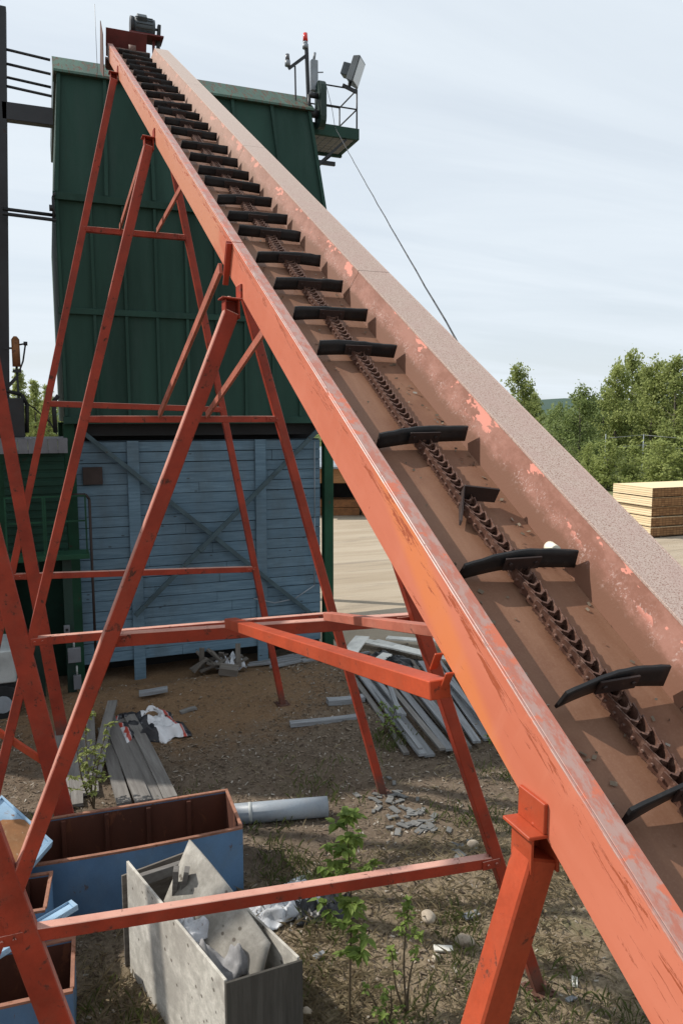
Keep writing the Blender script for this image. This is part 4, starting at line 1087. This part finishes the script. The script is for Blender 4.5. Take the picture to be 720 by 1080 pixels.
plank(G(3.95, 10.75, .01), G(4.55, 10.70, .01), 0.16, 0.08, m_plank_silver, 'short thick grey plank left of the fanned boards', 'single grey planks on the dirt', 42)
plank(G(1.22, 11.95, .06), G(1.66, 11.9, .06), 0.16, 0.05, m_plank_silver, 'short pale board propped above the printed wrap', 'single grey planks on the dirt', 43)
plank(G(1.75, 11.25, .0), G(2.0, 11.3, .0), 0.10, 0.03, m_plank, 'small grey board right of the printed wrap', 'single grey planks on the dirt', 44)
SB = 'broken boards in the gap under the blue wall'
for i in range(16):
    x = 2.35 + rnd.random() * 0.85; y = 13.0 + rnd.random() * 0.45
    a = rnd.uniform(-1.2, 1.2); L = rnd.uniform(0.35, 0.8)
    plank((x - L / 2 * math.sin(a), y, gz(x, y) + 0.05 + 0.1 * rnd.random()), (x + L / 2 * math.sin(a), y + rnd.uniform(-.2, .25), gz(x, y) + 0.06 + L * 0.62 * abs(math.cos(a))), 0.09, 0.03, m_scrap,
          'broken grey board in the heap under the blue wall', SB, 60 + i, 'board', 'broken_board')
for i in range(12):
    x = 3.3 + rnd.random() * 1.4; y = 12.7 + rnd.random() * 0.9
    a = rnd.uniform(-0.5, 0.5); L = rnd.uniform(0.5, 1.1)
    plank(G(x, y, .03 + .03 * rnd.random()), G(x + L * math.cos(a), y + L * math.sin(a), .03 + .06 * rnd.random()), 0.07, 0.03, m_plank_silver, 'thin grey stick in the scatter at the right foot of the blue wall', 'sticks at the foot of the wall', 90 + i, 'stick', 'wood_stick')
one('paper_sack', crumple(0.5, 0.4, 0.42, 6.3), m_plastic, (2.98, 13.2, gz(2.98, 13.2) + 0.05), (0, 0, R(20)), 'pale crumpled sack at the heap under the blue wall', 'sack')
mb = MB(); mb.box((-0.16, -0.1, -0.07), (0.16, 0.1, 0.07), 0.006); one('wood_block', mb, m_scrap, G(2.80, 12.55, .08), (0.2, R(8), R(-20)), 'squared grey wood block below the scrap heap', 'block')
WB = 'pale boards beyond the fanned pile'
for i, (a, b, w, lb) in enumerate([((5.05, 12.6), (5.75, 13.6), .28, 'pale board standing out at the upper left beyond the fanned boards'), ((5.6, 13.6), (6.5, 12.0), .24, 'long white board above the fanned boards'), ((5.9, 13.3), (6.75, 11.6), .18, 'second white board, partly behind the trestle leg'), ((5.3, 12.1), (5.75, 12.4), .2, 'short pale board end at the top left of the fanned boards'), ((6.2, 13.4), (7.2, 12.6), .2, 'pale board farthest from the fanned boards, by the beam')]):
    plank(G(*a, .10), G(*b, .14), w, 0.03, m_white, lb, WB, 120 + i, 'board', 'pale_board')
one('black_tarp', crumple(1.1, 0.7, 0.22, 4.4), m_blackplastic, G(5.75, 12.25), (0, 0, R(-50)), 'black tarp bunched beneath the white boards', 'tarp')

# pebbles, shingles, offcuts
def cobble(r, seed, sx=1.0, sy=0.75, sz=0.6):
    mb = MB(); bmesh.ops.create_icosphere(mb.bm, subdivisions=3, radius=r)
    for v in mb.bm.verts:
        n = 1 + 0.14 * noise.noise(v.co * (1.6 / r) + Vector((seed, 0, 0))); v.co = Vector((v.co.x * sx * n, v.co.y * sy * n, v.co.z * sz * n))
    for f in mb.bm.faces: f.smooth = True
    return mb
for x, y, r, s, lb in ((3.02, 5.60, 0.085, 1, 'brown cobble farthest from the orange leg, in the weeds'), (3.17, 5.22, 0.085, 2, 'pale oval cobble nearest the orange saddle leg'), (2.84, 5.12, 0.05, 3, 'smallest round pale cobble by the wood chip'), (1.66, 4.98, 0.05, 4, 'small pale cobble at the plywood box corner'), (4.02, 6.5, 0.075, 5, 'whitish cobble behind the trestle leg on the dirt')):
    one('cobble', cobble(r, s), m_rock, G(x, y, r * 0.35), (0, 0, s * 1.3), lb, 'stone', 'cobbles on the dirt')
for i in range(64):
    t = rnd.random(); x = 3.55 + 0.45 * t + rnd.gauss(0, 0.16); y = 7.85 - 1.5 * t + rnd.gauss(0, 0.22)
    s = rnd.uniform(0.03, 0.085); mb = MB()
    mb.hexa([(-s, -s * .45, 0), (s * .9, -s * .5, 0), (s, s * .4, 0), (-s * .8, s * .5, 0), (-s, -s * .45, .012), (s * .9, -s * .5, .012), (s, s * .4, .012), (-s * .8, s * .5, .012)])
    one('broken_slate', mb, m_shingle, G(x, y, 0.012), (rnd.uniform(-.2, .2), rnd.uniform(-.2, .2), rnd.uniform(0, 6.3)), 'grey slate fragment in the scatter above the low red bar', 'slate', 'slate fragments on the dirt')
for i, (x, y, L, rz) in enumerate([(1.95, 5.52, .12, .4), (2.95, 5.2, .16, -.3), (3.4, 5.5, .18, .2), (3.75, 4.5, .12, .9), (3.6, 4.35, .1, .2), (3.55, 5.0, .14, -.6), (3.15, 4.6, .1, 1.1), (3.9, 5.4, .12, 0.2)]):
    mb = MB(); mb.box((-L / 2, -L * .2, 0), (L / 2, L * .2, 0.02), 0.002)
    one('wood_chip', mb, [m_plank_silver, m_white][i % 2], G(x, y, .015), (.1, .1, rz), ['pale wood chip beside the sapling foot', 'white flat chip by the smallest cobble', 'grey chip near the pale oval cobble', 'white scrap in the weeds under the beam', 'grey scrap behind the orange leg, near the trestle foot', 'white chip between orange leg and trestle foot', 'grey chip left of the trestle foot', 'white chip at the trestle leg in dry grass'][i], 'wood chip', 'wood chips in the weeds')

for i, (x, y, rz) in enumerate([(4.05, 5.95, .3), (3.72, 5.35, -.5)]):
    mb = MB(); pts = [Vector((.10 * math.cos(a), .05 * math.sin(a), .02 + .03 * math.sin(a) ** 2)) for a in [j * .35 for j in range(10)]]
    mb.path(pts, 0.006, 5); one('plastic_strap', mb, m_blue_pale, G(x, y), (0, 0, rz), ['pale blue curl of plastic strap in the grass beyond the cobbles', 'short pale blue strap curl nearer the orange leg'][i], 'strap', 'strap curls in the weeds')
# ------------------------------------------------------------------ loose ground cover
def chips(n):
    vs, fs = [], []
    r = random.Random(11)
    while len(fs) < n:
        y = r.uniform(3.2, 13.2); x = r.uniform(-1.6, 6.6)
        if y > 12.9 and x < 5: continue
        den = noise.noise(Vector((x * 1.1, y * 1.1, 7))) * .5 + .5
        if ((x - 1.7) * .7) ** 2 + (y - 11.9) ** 2 < 2.6 and r.random() < .75: continue
        if r.random() > 0.3 + 0.7 * den: continue
        L = r.uniform(0.006, 0.023) * (1.6 if r.random() < .06 else 1); W = L * r.uniform(.15, .5)
        a = r.uniform(0, 6.28); tl = r.uniform(-.5, .5); z = gz(x, y) + 0.008 + L * 0.25 * abs(tl)
        dx, dy = math.cos(a), math.sin(a); k = len(vs)
        vs += [(x - dx * L + dy * W, y - dy * L - dx * W, z - L * tl), (x + dx * L + dy * W, y + dy * L - dx * W, z + L * tl), (x + dx * L - dy * W, y + dy * L + dx * W, z + L * tl + .004), (x - dx * L - dy * W, y - dy * L + dx * W, z - L * tl + .006)]
        fs.append((k, k + 1, k + 2, k + 3))
    me = bpy.data.meshes.new('bark_litter'); me.from_pydata(vs, [], fs); me.materials.append(m_chip)
    o = bpy.data.objects.new('bark_litter', me); COL.objects.link(o); return tag(o, 'loose bark and wood chips strewn over the dirt', 'litter', kind='stuff')
chips(34000)
def blades(name, mat, n, fn, hmin, hmax, flat, seed):
    vs, fs = [], []; r = random.Random(seed); tries = 0
    while len(fs) < n and tries < n * 40:
        tries += 1
        y = r.uniform(2.6, 9.5); x = r.uniform(-0.8, 6.0)
        if r.random() > fn(x, y): continue
        if 0.35 < x < 1.6 and 4.3 < y < 6.2 and (x - 0.46) > (5.95 - y) * 0.28 - .05 and (x - 1.0) < (6.1 - y) * 0.30 + .05: continue
        h = r.uniform(hmin, hmax); a = r.uniform(0, 6.28); w = r.uniform(.0018, .0045); z = gz(x, y)
        lean = r.uniform(.2, 1.0) if not flat else r.uniform(1.2, 3.5)
        dx, dy = math.cos(a), math.sin(a); k = len(vs); hx = h / math.hypot(1, lean)
        m = (x + dx * hx * lean * .35, y + dy * hx * lean * .35, z + hx * .6); t = (x + dx * hx * lean, y + dy * hx * lean, z + hx)
        vs += [(x - dy * w, y + dx * w, z - .005), (x + dy * w, y - dx * w, z - .005), (m[0] + dy * w, m[1] - dx * w, m[2]), t, (m[0] - dy * w, m[1] + dx * w, m[2])]
        fs.append((k, k + 1, k + 2, k + 3, k + 4))
    me = bpy.data.meshes.new(name); me.from_pydata(vs, [], fs); me.materials.append(mat)
    o = bpy.data.objects.new(name, me); COL.objects.link(o); return o
def straw_d(x, y):
    d = 1 / (1 + math.exp((y - 6.4) * 2.5)); return d * (0.12 + 0.88 * max(0, noise.noise(Vector((x * 1.3, y * 1.3, 2))) * 1.4 + .35)) + 0.015
def grass_d(x, y):
    d = 1 / (1 + math.exp((y - 7.4) * 1.6)); v = max(0, noise.noise(Vector((x * 1.2, y * 1.2, 21))) - .12) * 2.2 + (0.25 if (x - 3.4) ** 2 + (y - 4.4) ** 2 < .25 else 0) + (0.5 if (x - .55) ** 2 / .1 + (y - 4.9) ** 2 / .6 < 1 else 0)
    return d * min(1, v) + (0.5 if (x - 4.3) ** 2 + (y - 9.2) ** 2 < .1 else 0)
tag(blades('dry_grass', m_straw, 15000, straw_d, .05, .20, True, 3), 'dry straw flattened over the foreground dirt', 'dry grass', kind='stuff')
tag(blades('grass', m_grass, 4200, grass_d, .05, .17, False, 4), 'short green weeds growing in the foreground dirt', 'grass', kind='stuff')

# ------------------------------------------------------------------ saplings and shrubs near the camera
def leaf(mb, p, d, L, W, droop=0.3):
    d = d.normalized(); s = d.cross(Vector((0, 0, 1)));
    s = s.normalized() if s.length > .05 else Vector((1, 0, 0)); nn = s.cross(d)
    q = p + d * L * .5 - nn * L * .06
    e = p + d * L - Vector((0, 0, droop * L * .5))
    mid = [p + d * L * .25, p + d * L * .6]
    vs = [mb.bm.verts.new(v) for v in (p, mid[0] + s * W * .5 + nn * L * .04, mid[1] + s * W * .42 + nn * L * .03, e, mid[1] - s * W * .42 + nn * L * .03, mid[0] - s * W * .5 + nn * L * .04, q - nn * L * .03)]
    for a, b, c in ((0, 1, 6), (1, 2, 6), (2, 3, 6), (3, 4, 6), (4, 5, 6), (5, 0, 6)):
        mb.bm.faces.new((vs[a], vs[b], vs[c]))
def sapling(name, x, y, stems, leaf_n, L, label, cat, seed, mat=m_saplingleaf, low=0.25, bush=1.0):
    r = random.Random(seed); g = gz(x, y)
    root = empty(name, (x, y, g), (0, 0, 0), label, cat, 'young saplings and shrubs')
    ms, ml = MB(), MB()
    for (h, ang, lean, nb) in stems:
        pts = []; d = Vector((math.cos(ang) * lean, math.sin(ang) * lean, 1))
        for i in range(9):
            t = i / 8; pts.append(Vector((x, y, g)) + d * (h * t) + Vector((0.02 * math.sin(t * 5 + seed), 0.02 * math.cos(t * 4 + seed), 0)))
        for i in range(8): ms.tube(pts[i], pts[i + 1], 0.009 * (1 - i / 9) + .002, 0.009 * (1 - (i + 1) / 9) + .002, seg=6, caps=False)
        for b in range(nb):
            t = low + (1 - low) * (b + r.random() * .6) / nb; t = min(t, .99); k = t * 8; i = int(min(7, k)); p = pts[i].lerp(pts[i + 1], k - i)
            a = r.uniform(0, 6.28); bl = r.uniform(.10, .30) * (1.15 - .6 * t) * bush; bd = Vector((math.cos(a), math.sin(a), r.uniform(.2, .8))).normalized()
            e = p + bd * bl; ms.tube(p, e, .0035, .0015, seg=5, caps=False)
            for q in range(leaf_n):
                u = r.uniform(.35, 1); lp = p.lerp(e, u); da = r.uniform(0, 6.28)
                leaf(ml, lp, Vector((math.cos(da), math.sin(da), r.uniform(-.7, .25))), L * r.uniform(.6, 1.2), L * r.uniform(.45, .65))
        for q in range(10):
            da = r.uniform(0, 6.28); leaf(ml, pts[-1], Vector((math.cos(da), math.sin(da), r.uniform(-.3, .8))), L * r.uniform(.7, 1.1), L * .5)
    ms.build('stem', m_twig, root); ml.build('leaves', mat, root); return root
sapling('sapling', 1.97, 4.82, [(1.66, 2.6, 0.03, 30)], 12, 0.092, 'tall leafy sapling right of the plywood box, crossing the low red bar', 'sapling', 5, low=0.32, bush=1.35)
sapling('sapling', 2.36, 4.72, [(0.92, 1.0, 0.02, 16), (0.5, 2.5, 0.25, 5), (0.6, 0.2, 0.2, 6)], 6, 0.05, 'thinner feathery green sapling with bare lower stem', 'sapling', 9, low=0.68, bush=.45)
sapling('sapling', 2.12, 4.55, [(0.42, 2.4, 0.35, 7), (0.36, 0.7, 0.3, 6), (0.3, 4.2, .3, 5)], 5, 0.045, 'low weedy plant at the foot of the two saplings', 'weed', 12, low=.25, bush=.6)
sapling('shrub', 0.33, 8.75, [(1.25, 1.9, 0.10, 20), (0.95, 0.2, 0.20, 14), (0.8, 3.4, .22, 12), (0.7, 5.0, .2, 10)], 7, 0.06, 'yellow green shrub standing in front of the grey plank pile', 'shrub', 15, mat=m_willow, low=.2, bush=.8)
sapling('shrub', 4.35, 9.35, [(0.45, 1.9, 0.3, 9), (0.4, 0.2, 0.3, 9), (0.35, 4.0, .3, 8)], 6, 0.05, 'small green weed clump at the left of the fanned boards', 'weed', 17, low=.1, bush=.9)
sapling('shrub', 5.5, 8.3, [(0.7, 1.9, 0.25, 12), (0.6, 0.2, 0.3, 10), (0.5, 4.0, .3, 9)], 6, 0.05, 'green weed clump between trestle leg and conveyor beam', 'weed', 19, low=.1, bush=.9)

# ------------------------------------------------------------------ lumber yard
LX, LY = 21.0, 22.0
for t in range(5):
    z0 = 0.06 + t * 0.375
    root = empty('lumber_package', (LX + 2.4, LY + 1.05, z0), (0, 0, 0), ['bottom lumber package of the tall yellow stack', 'second lumber package from the ground in the yellow stack', 'middle lumber package of the yellow stack', 'lumber package just under the top one in the yellow stack', 'topmost lumber package of the yellow stack'][t], 'lumber package', 'lumber packages stacked in the yard')
    j = rnd.uniform(-.07, .07)
    mb = MB(); mb.box((LX + j, LY + j, z0), (LX + 4.8 + j, LY + 2.1 + j, z0 + 0.325), 0.004); mb.build('boards', m_lum_end, root)
    mb = MB(); mb.box((LX + j - 0.008, LY + j + .004, z0 + .002), (LX + j - 0.001, LY + 2.096 + j, z0 + 0.323)); mb.box((LX + j, LY + j, z0 + 0.3255), (LX + 4.8 + j, LY + 2.1 + j, z0 + .332)); mb.build('board_sides', m_lum_side, root)
    mb = MB()
    for x in (0.5, 2.3, 4.1): mb.box((LX + x, LY + .03, z0 - 0.042), (LX + x + .09, LY + 2.07, z0 - 0.002))
    mb.build('sticker', m_scrap, root)
# open timber shed far behind
rt = empty('timber_shed', (13.4, 31.5, 0), (0, 0, R(-20)), 'low open timber shed with orange brown front seen past the conveyor beam', 'shed')
SM = rt.matrix_basis.copy()
mb = MB(SM); mb.box((-3.2, -0.1, 1.55), (3.6, 0.1, 2.2), 0.01); mb.build('front_board', wood('orange_brown_timber', (0.36, 0.19, 0.085), (0.22, 0.11, 0.05)), rt)
mb = MB(SM); mb.hexa([(-3.4, -0.4, 2.22), (3.8, -0.4, 2.22), (3.8, 5, 2.9), (-3.4, 5, 2.9), (-3.4, -0.4, 2.30), (3.8, -0.4, 2.30), (3.8, 5, 3.0), (-3.4, 5, 3.0)]); mb.build('roof', m_grey_steel, rt)
for x in (-3.1, 0.2, 3.4):
    mb = MB(SM); mb.box((x - .1, -0.08, 0), (x + .1, 0.08, 1.549)); mb.build('post', m_scrap, rt)
mb = MB(SM); mb.box((-3.2, 4.8, 0), (3.6, 4.9, 2.8)); mb.box((-3.3, 0.2, 0), (-3.2, 4.79, 2.2)); mb.build('back_wall', m_black, rt)
for i in range(7):
    mb = MB(); mb.box((-.7, -.5, 0), (.7, .5, .36), 0.01); p = SM @ Vector((-2.4 + i % 4 * 1.5, 1.0, 0.0 + (i // 4) * .38))
    one('timber_bundle', mb, m_orange_rust, p, (0, 0, R(-20)), 'brown timber bundle in the dark shed behind the beam', 'timber bundle', 'bundles in the open shed')

# cable line on slim posts among the far trees
rt = empty('cable_line', (42, 42, 0), (0, 0, 0), 'two pale overhead cables on slim posts before the right trees', 'cable line')
def pol(az, d, z=0.0): return Vector((math.sin(R(az)) * d, math.cos(R(az)) * d, z))
pz = [pol(40.4, 58), pol(42.9, 58), pol(46.6, 57)]
for p in pz:
    mb = MB(); mb.tube(p, p + Vector((0, 0, 3.3)), 0.035, 0.03, seg=7); mb.build('post', m_grey_steel, rt)
for z in (3.25, 2.55):
    mb = MB(); mb.path([p + Vector((0, 0, z + dz)) for p, dz in zip(pz, (-.25, 0, -.3))], 0.018, 5); mb.build('cable', m_light_steel, rt)

# ------------------------------------------------------------------ trees
def tree_meshes(kind, seed, h, w):
    """trunk with limbs, and a crown of many small leaf faces on branch clumps"""
    r = random.Random(seed); tr, cr = MB(), MB()
    base_r = 0.018 * h
    for i in range(6):
        a, b = i / 6, (i + 1) / 6
        tr.tube((0.05 * math.sin(a * 5), 0, h * .93 * a), (0.05 * math.sin(b * 5), 0, h * .93 * b), base_r * (1 - a * .9), base_r * (1 - b * .9), seg=7, caps=False)
    clumps = []
    nb = {'conifer': 90, 'willow': 42}.get(kind, 64)
    for i in range(nb):
        t = (i + r.random()) / nb; a = r.uniform(0, 6.28)
        if kind == 'conifer':
            z = h * (.10 + .88 * t); R0 = w * .5 * (1 - t) ** .85 * r.uniform(.7, 1.1) + .08; el = -0.15
        elif kind == 'poplar':
            z = h * (.10 + .83 * t); R0 = w * .5 * (math.sin(math.pi * min(1, .22 + .68 * t)) ** .65) * r.uniform(.4, 1.15); el = .6
        elif kind == 'willow':
            z = h * (.12 + .84 * t) * r.uniform(.65, 1.08); R0 = w * .5 * (1.05 - .75 * t) * r.uniform(.2, 1.2); el = 1.5
        else:
            z = h * (.10 + .78 * t); R0 = w * .5 * (math.sin(math.pi * min(1, .25 + .70 * t)) ** .7) * r.uniform(.45, 1.15); el = .35
        p0 = Vector((0, 0, max(.1, z - R0 * el))); p1 = Vector((math.cos(a) * R0, math.sin(a) * R0, z))
        tr.tube(p0, p1, base_r * .25 * (1 - t * .7), base_r * .06, seg=4, caps=False)
        clumps.append((p0, p1, R0))
    if kind != 'conifer': clumps.append((Vector((0, 0, h * .8)), Vector((0, 0, h * .97)), w * .12))
    r2 = random.Random(seed + 50)
    sizes = [r2.uniform(.55, 1.25) for _ in clumps]
    per = 96 if kind != 'conifer' else 75
    for ci, (p0, p1, R0) in enumerate(clumps):
        for q in range(per if kind != 'willow' else 85):
            u = r.uniform(.25, 1.06); c = p0.lerp(p1, u); s = (.085 if kind == 'conifer' else .16) * w * (0.35 + .45 * (1 - u) + .3) * (1 if kind == 'conifer' else sizes[min(ci, len(sizes) - 1)] * (.62 if kind == 'willow' else .85))
            c = c + Vector((r.gauss(0, s * .5), r.gauss(0, s * .5), r.gauss(0, s * (.28 if kind == 'conifer' else .55))))
            if c.z < .15: continue
            L = r.uniform(.12, .25) * (h / 9) ** .4; d = Vector((r.gauss(0, 1), r.gauss(0, 1), r.gauss(0, .8) - (.3 if kind == 'conifer' else 0))).normalized(); s2 = d.orthogonal().normalized()
            s2 = (Matrix.Rotation(r.uniform(0, 6.28), 3, d) @ s2) * L * (.5 if kind != 'conifer' else .28)
            cr.bm.faces.new([cr.bm.verts.new(v) for v in (c - d * L * .6, c + s2, c + d * L * .6, c - s2)])
    return tr, cr
def make_tree(kind, seed, h, w, mat):
    tr, cr = tree_meshes(kind, seed, h, w)
    root = empty({'conifer': 'conifer_tree', 'poplar': 'poplar_tree', 'round': 'bushy_tree', 'willow': 'willow_shrub'}[kind])
    tr.build('trunk', m_bark, root); cr.build('crown', mat, root); return root
protos = {'poplar': make_tree('poplar', 1, 10, 4.2, m_poplar), 'poplar2': make_tree('poplar', 2, 10, 4.6, m_poplar), 'round': make_tree('round', 3, 8, 6.0, m_darkleaf),
          'willow': make_tree('willow', 4, 4, 5.0, m_willow), 'lightcone': make_tree('conifer', 6, 10, 5.2, m_poplar)}
used = set()
def tree(kind, az, d, h, wf, label, group):
    pr = protos[kind]
    if kind in used: o = copy_tree(pr)
    else: o = pr; used.add(kind)
    base = {'poplar': 10, 'poplar2': 10, 'round': 8, 'willow': 4, 'conifer': 10, 'lightcone': 10}[kind]
    s = h / base; p = pol(az, d)
    o.matrix_basis = Matrix.Translation(p) @ Matrix.Rotation(az * 7.3, 4, 'Z') @ Matrix.Diagonal((s * wf, s * wf, s, 1))
    tag(o, label, 'tree' if kind != 'willow' else 'shrub', group)
GT = 'trees beyond the lumber yard'
for k, az, d, h, wf, lb in [
    ('poplar2', 34.25, 80, 10.2, 0.85, 'pointed leafy tree standing alone just past the conveyor flange'),
    ('poplar', 35.4, 84, 7.4, 0.9, 'thin loose tree just right of the lone pointed one'),
    ('round', 38.6, 66, 7.4, 0.95, 'dark bushy tree nearest the conveyor flange in the right wood'),
    ('round', 37.2, 72, 6.0, 0.8, 'small dark tree peeping out behind the flange'),
    ('poplar', 41.0, 72, 9.6, 0.85, 'pale green poplar left of the tallest one'),
    ('poplar2', 42.0, 76, 11.0, 0.75, 'tallest poplar with a pointed top in the right wood'),
    ('poplar', 43.4, 70, 9.6, 0.95, 'broad poplar right of the tallest one'),
    ('poplar2', 44.8, 68, 9.7, 1.05, 'full poplar standing near the right border'),
    ('poplar', 46.3, 72, 10.2, 1.0, 'poplar cut by the right border, its crown the farthest right'),
    ('round', 40.2, 74, 7.6, 1.0, 'dark green tree filling between two poplars'),
    ('round', 45.6, 80, 9.0, 1.0, 'dark tree behind the border poplars'),
    ('round', 43.0, 84, 9.4, 1.0, 'dark tree behind the broad poplar'),
    ('willow', 40.6, 50, 3.0, 1.3, 'yellow green willow bush just left of the lumber stack'),
    ('willow', 42.4, 51, 2.7, 1.35, 'yellow green willow bush behind the lumber stack'),
    ('willow', 44.2, 49, 3.1, 1.35, 'bright willow bush above the dark lumber end'),
    ('willow', 46.0, 50, 3.4, 1.35, 'bright willow bush at the right border'),
    ('willow', 39.3, 52, 2.8, 0.9, 'low willow bush emerging from behind the flange')]:
    tree(k, az, d, h, wf, lb, GT)
for k, az, d, h, wf, lb in [('lightcone', -2.6, 50, 7.0, 0.9, 'leftmost conifer seen between the bins, by the air cylinder'), ('lightcone', -1.45, 52, 7.6, 0.8, 'tallest conifer seen in the gap between the bins'), ('lightcone', -0.5, 54, 7.0, 0.85, 'conifer in the middle of the gap between the bins'),
                            ('lightcone', 0.35, 52, 6.6, 0.85, 'conifer touching the green bin edge in the gap'), ('round', -2.0, 58, 6.0, 0.9, 'dark bushy tree behind the leftmost conifer in the gap'), ('round', -0.2, 60, 6.2, 0.9, 'dark bushy tree behind the conifers nearest the green bin')]:
    tree(k, az, d, h, wf, lb, 'conifers seen between the bins')
# distant wood closing the view
r = random.Random(31); vs, fs = [], []
for i in range(26000):
    az = r.uniform(-12, 64); d = r.uniform(105, 135); p = pol(az, d)
    top = 6.0 + 2.6 * noise.noise(Vector((az * .9, 0, 3))) + 1.6 * noise.noise(Vector((az * 4, 0, 8)))
    z = top * (r.random() ** .7); L = r.uniform(.18, .42)
    d1 = Vector((r.gauss(0, 1), r.gauss(0, 1), r.gauss(0, 1))).normalized() * L; s1 = d1.orthogonal().normalized() * L * .6
    c = Vector((p.x, p.y, z)); k = len(vs); vs += [c - d1, c + s1, c + d1, c - s1]; fs.append((k, k + 1, k + 2, k + 3))
me = bpy.data.meshes.new('distant_woods'); me.from_pydata(vs, [], fs); me.materials.append(m_darkleaf)
o = bpy.data.objects.new('distant_woods', me); COL.objects.link(o); tag(o, 'distant band of woods behind the yard', 'woods', kind='stuff')

# ------------------------------------------------------------------ light
sun_dir = Vector((-1.40, 0.97, 1.716)).normalized()
elev = math.asin(sun_dir.z); azim = math.atan2(sun_dir.x, sun_dir.y)
L = bpy.data.lights.new('sun', 'SUN'); L.energy = 4.8; L.angle = R(0.6); L.color = (1.0, 0.94, 0.86)
so = bpy.data.objects.new('sun', L); COL.objects.link(so)
so.rotation_euler = (-sun_dir).to_track_quat('-Z', 'Y').to_euler()
w = bpy.data.worlds.new('World'); scn.world = w; w.use_nodes = True
nt = w.node_tree; nd = nt.nodes; lk = nt.links
bg = nd['Background']
sky = nd.new('ShaderNodeTexSky'); sky.sky_type = 'NISHITA'; sky.sun_disc = False; sky.sun_elevation = elev; sky.sun_rotation = azim
sky.air_density = 1.0; sky.dust_density = 1.5; sky.ozone_density = 1.0
tc = nd.new('ShaderNodeTexCoord'); sp = nd.new('ShaderNodeSeparateXYZ'); lk.new(tc.outputs['Generated'], sp.inputs[0])
def M(op, a, b):
    m = nd.new('ShaderNodeMath'); m.operation = op
    for i, v in enumerate((a, b)):
        if isinstance(v, bpy.types.NodeSocket): lk.new(v, m.inputs[i])
        else: m.inputs[i].default_value = v
    return m.outputs[0]
zz = M('ADD', M('MAXIMUM', sp.outputs[2], 0.0), 0.12)
cb = nd.new('ShaderNodeCombineXYZ'); lk.new(M('DIVIDE', sp.outputs[0], zz), cb.inputs[0]); lk.new(M('DIVIDE', sp.outputs[1], zz), cb.inputs[1])
mp = nd.new('ShaderNodeMapping'); mp.inputs['Scale'].default_value = (0.35, 1.5, 1); mp.inputs['Rotation'].default_value = (0, 0, R(12)); lk.new(cb.outputs[0], mp.inputs[0])
nz = nd.new('ShaderNodeTexNoise'); nz.inputs['Scale'].default_value = 0.9; nz.inputs['Detail'].default_value = 8; nz.inputs['Roughness'].default_value = 0.58; nz.inputs['Distortion'].default_value = 0.5; lk.new(mp.outputs[0], nz.inputs['Vector'])
rg = nd.new('ShaderNodeMapRange'); rg.interpolation_type = 'SMOOTHSTEP'; rg.inputs['From Min'].default_value = 0.30; rg.inputs['From Max'].default_value = 0.72; rg.inputs['To Min'].default_value = 0.78; rg.inputs['To Max'].default_value = 1.0
lk.new(nz.outputs['Fac'], rg.inputs['Value'])
mx = nd.new('ShaderNodeMix'); mx.data_type = 'RGBA'; lk.new(rg.outputs[0], mx.inputs['Factor'])
ia = [s for s in mx.inputs if s.name == 'A' and s.type == 'RGBA'][0]; ib = [s for s in mx.inputs if s.name == 'B' and s.type == 'RGBA'][0]
lk.new(sky.outputs[0], ia); ib.default_value = (7.5, 8.2, 8.85, 1)
lk.new([s for s in mx.outputs if s.type == 'RGBA'][0], bg.inputs['Color']); bg.inputs['Strength'].default_value = 0.11

# ------------------------------------------------------------------ camera
cam = bpy.data.cameras.new('camera'); co = bpy.data.objects.new('camera', cam); COL.objects.link(co); scn.camera = co
co.location = (0, 0, 4.5); co.rotation_euler = (R(90 - 7.125), 0, R(-21.30))
cam.sensor_fit = 'VERTICAL'; cam.sensor_height = 36; cam.sensor_width = 24; cam.lens = 36 * 800 / 1080; cam.clip_start = 0.05; cam.clip_end = 8000
vs_ = scn.view_settings; vs_.view_transform = 'Standard'; vs_.look = 'None'; vs_.exposure = 0.0; vs_.gamma = 1.0; vs_.use_curve_mapping = False
scn.render.resolution_x, scn.render.resolution_y = 682, 1024
scn.cycles.use_denoising = True
scn.cycles.max_bounces = 6; scn.cycles.diffuse_bounces = 3; scn.cycles.glossy_bounces = 2; scn.cycles.transmission_bounces = 2; scn.cycles.transparent_max_bounces = 4
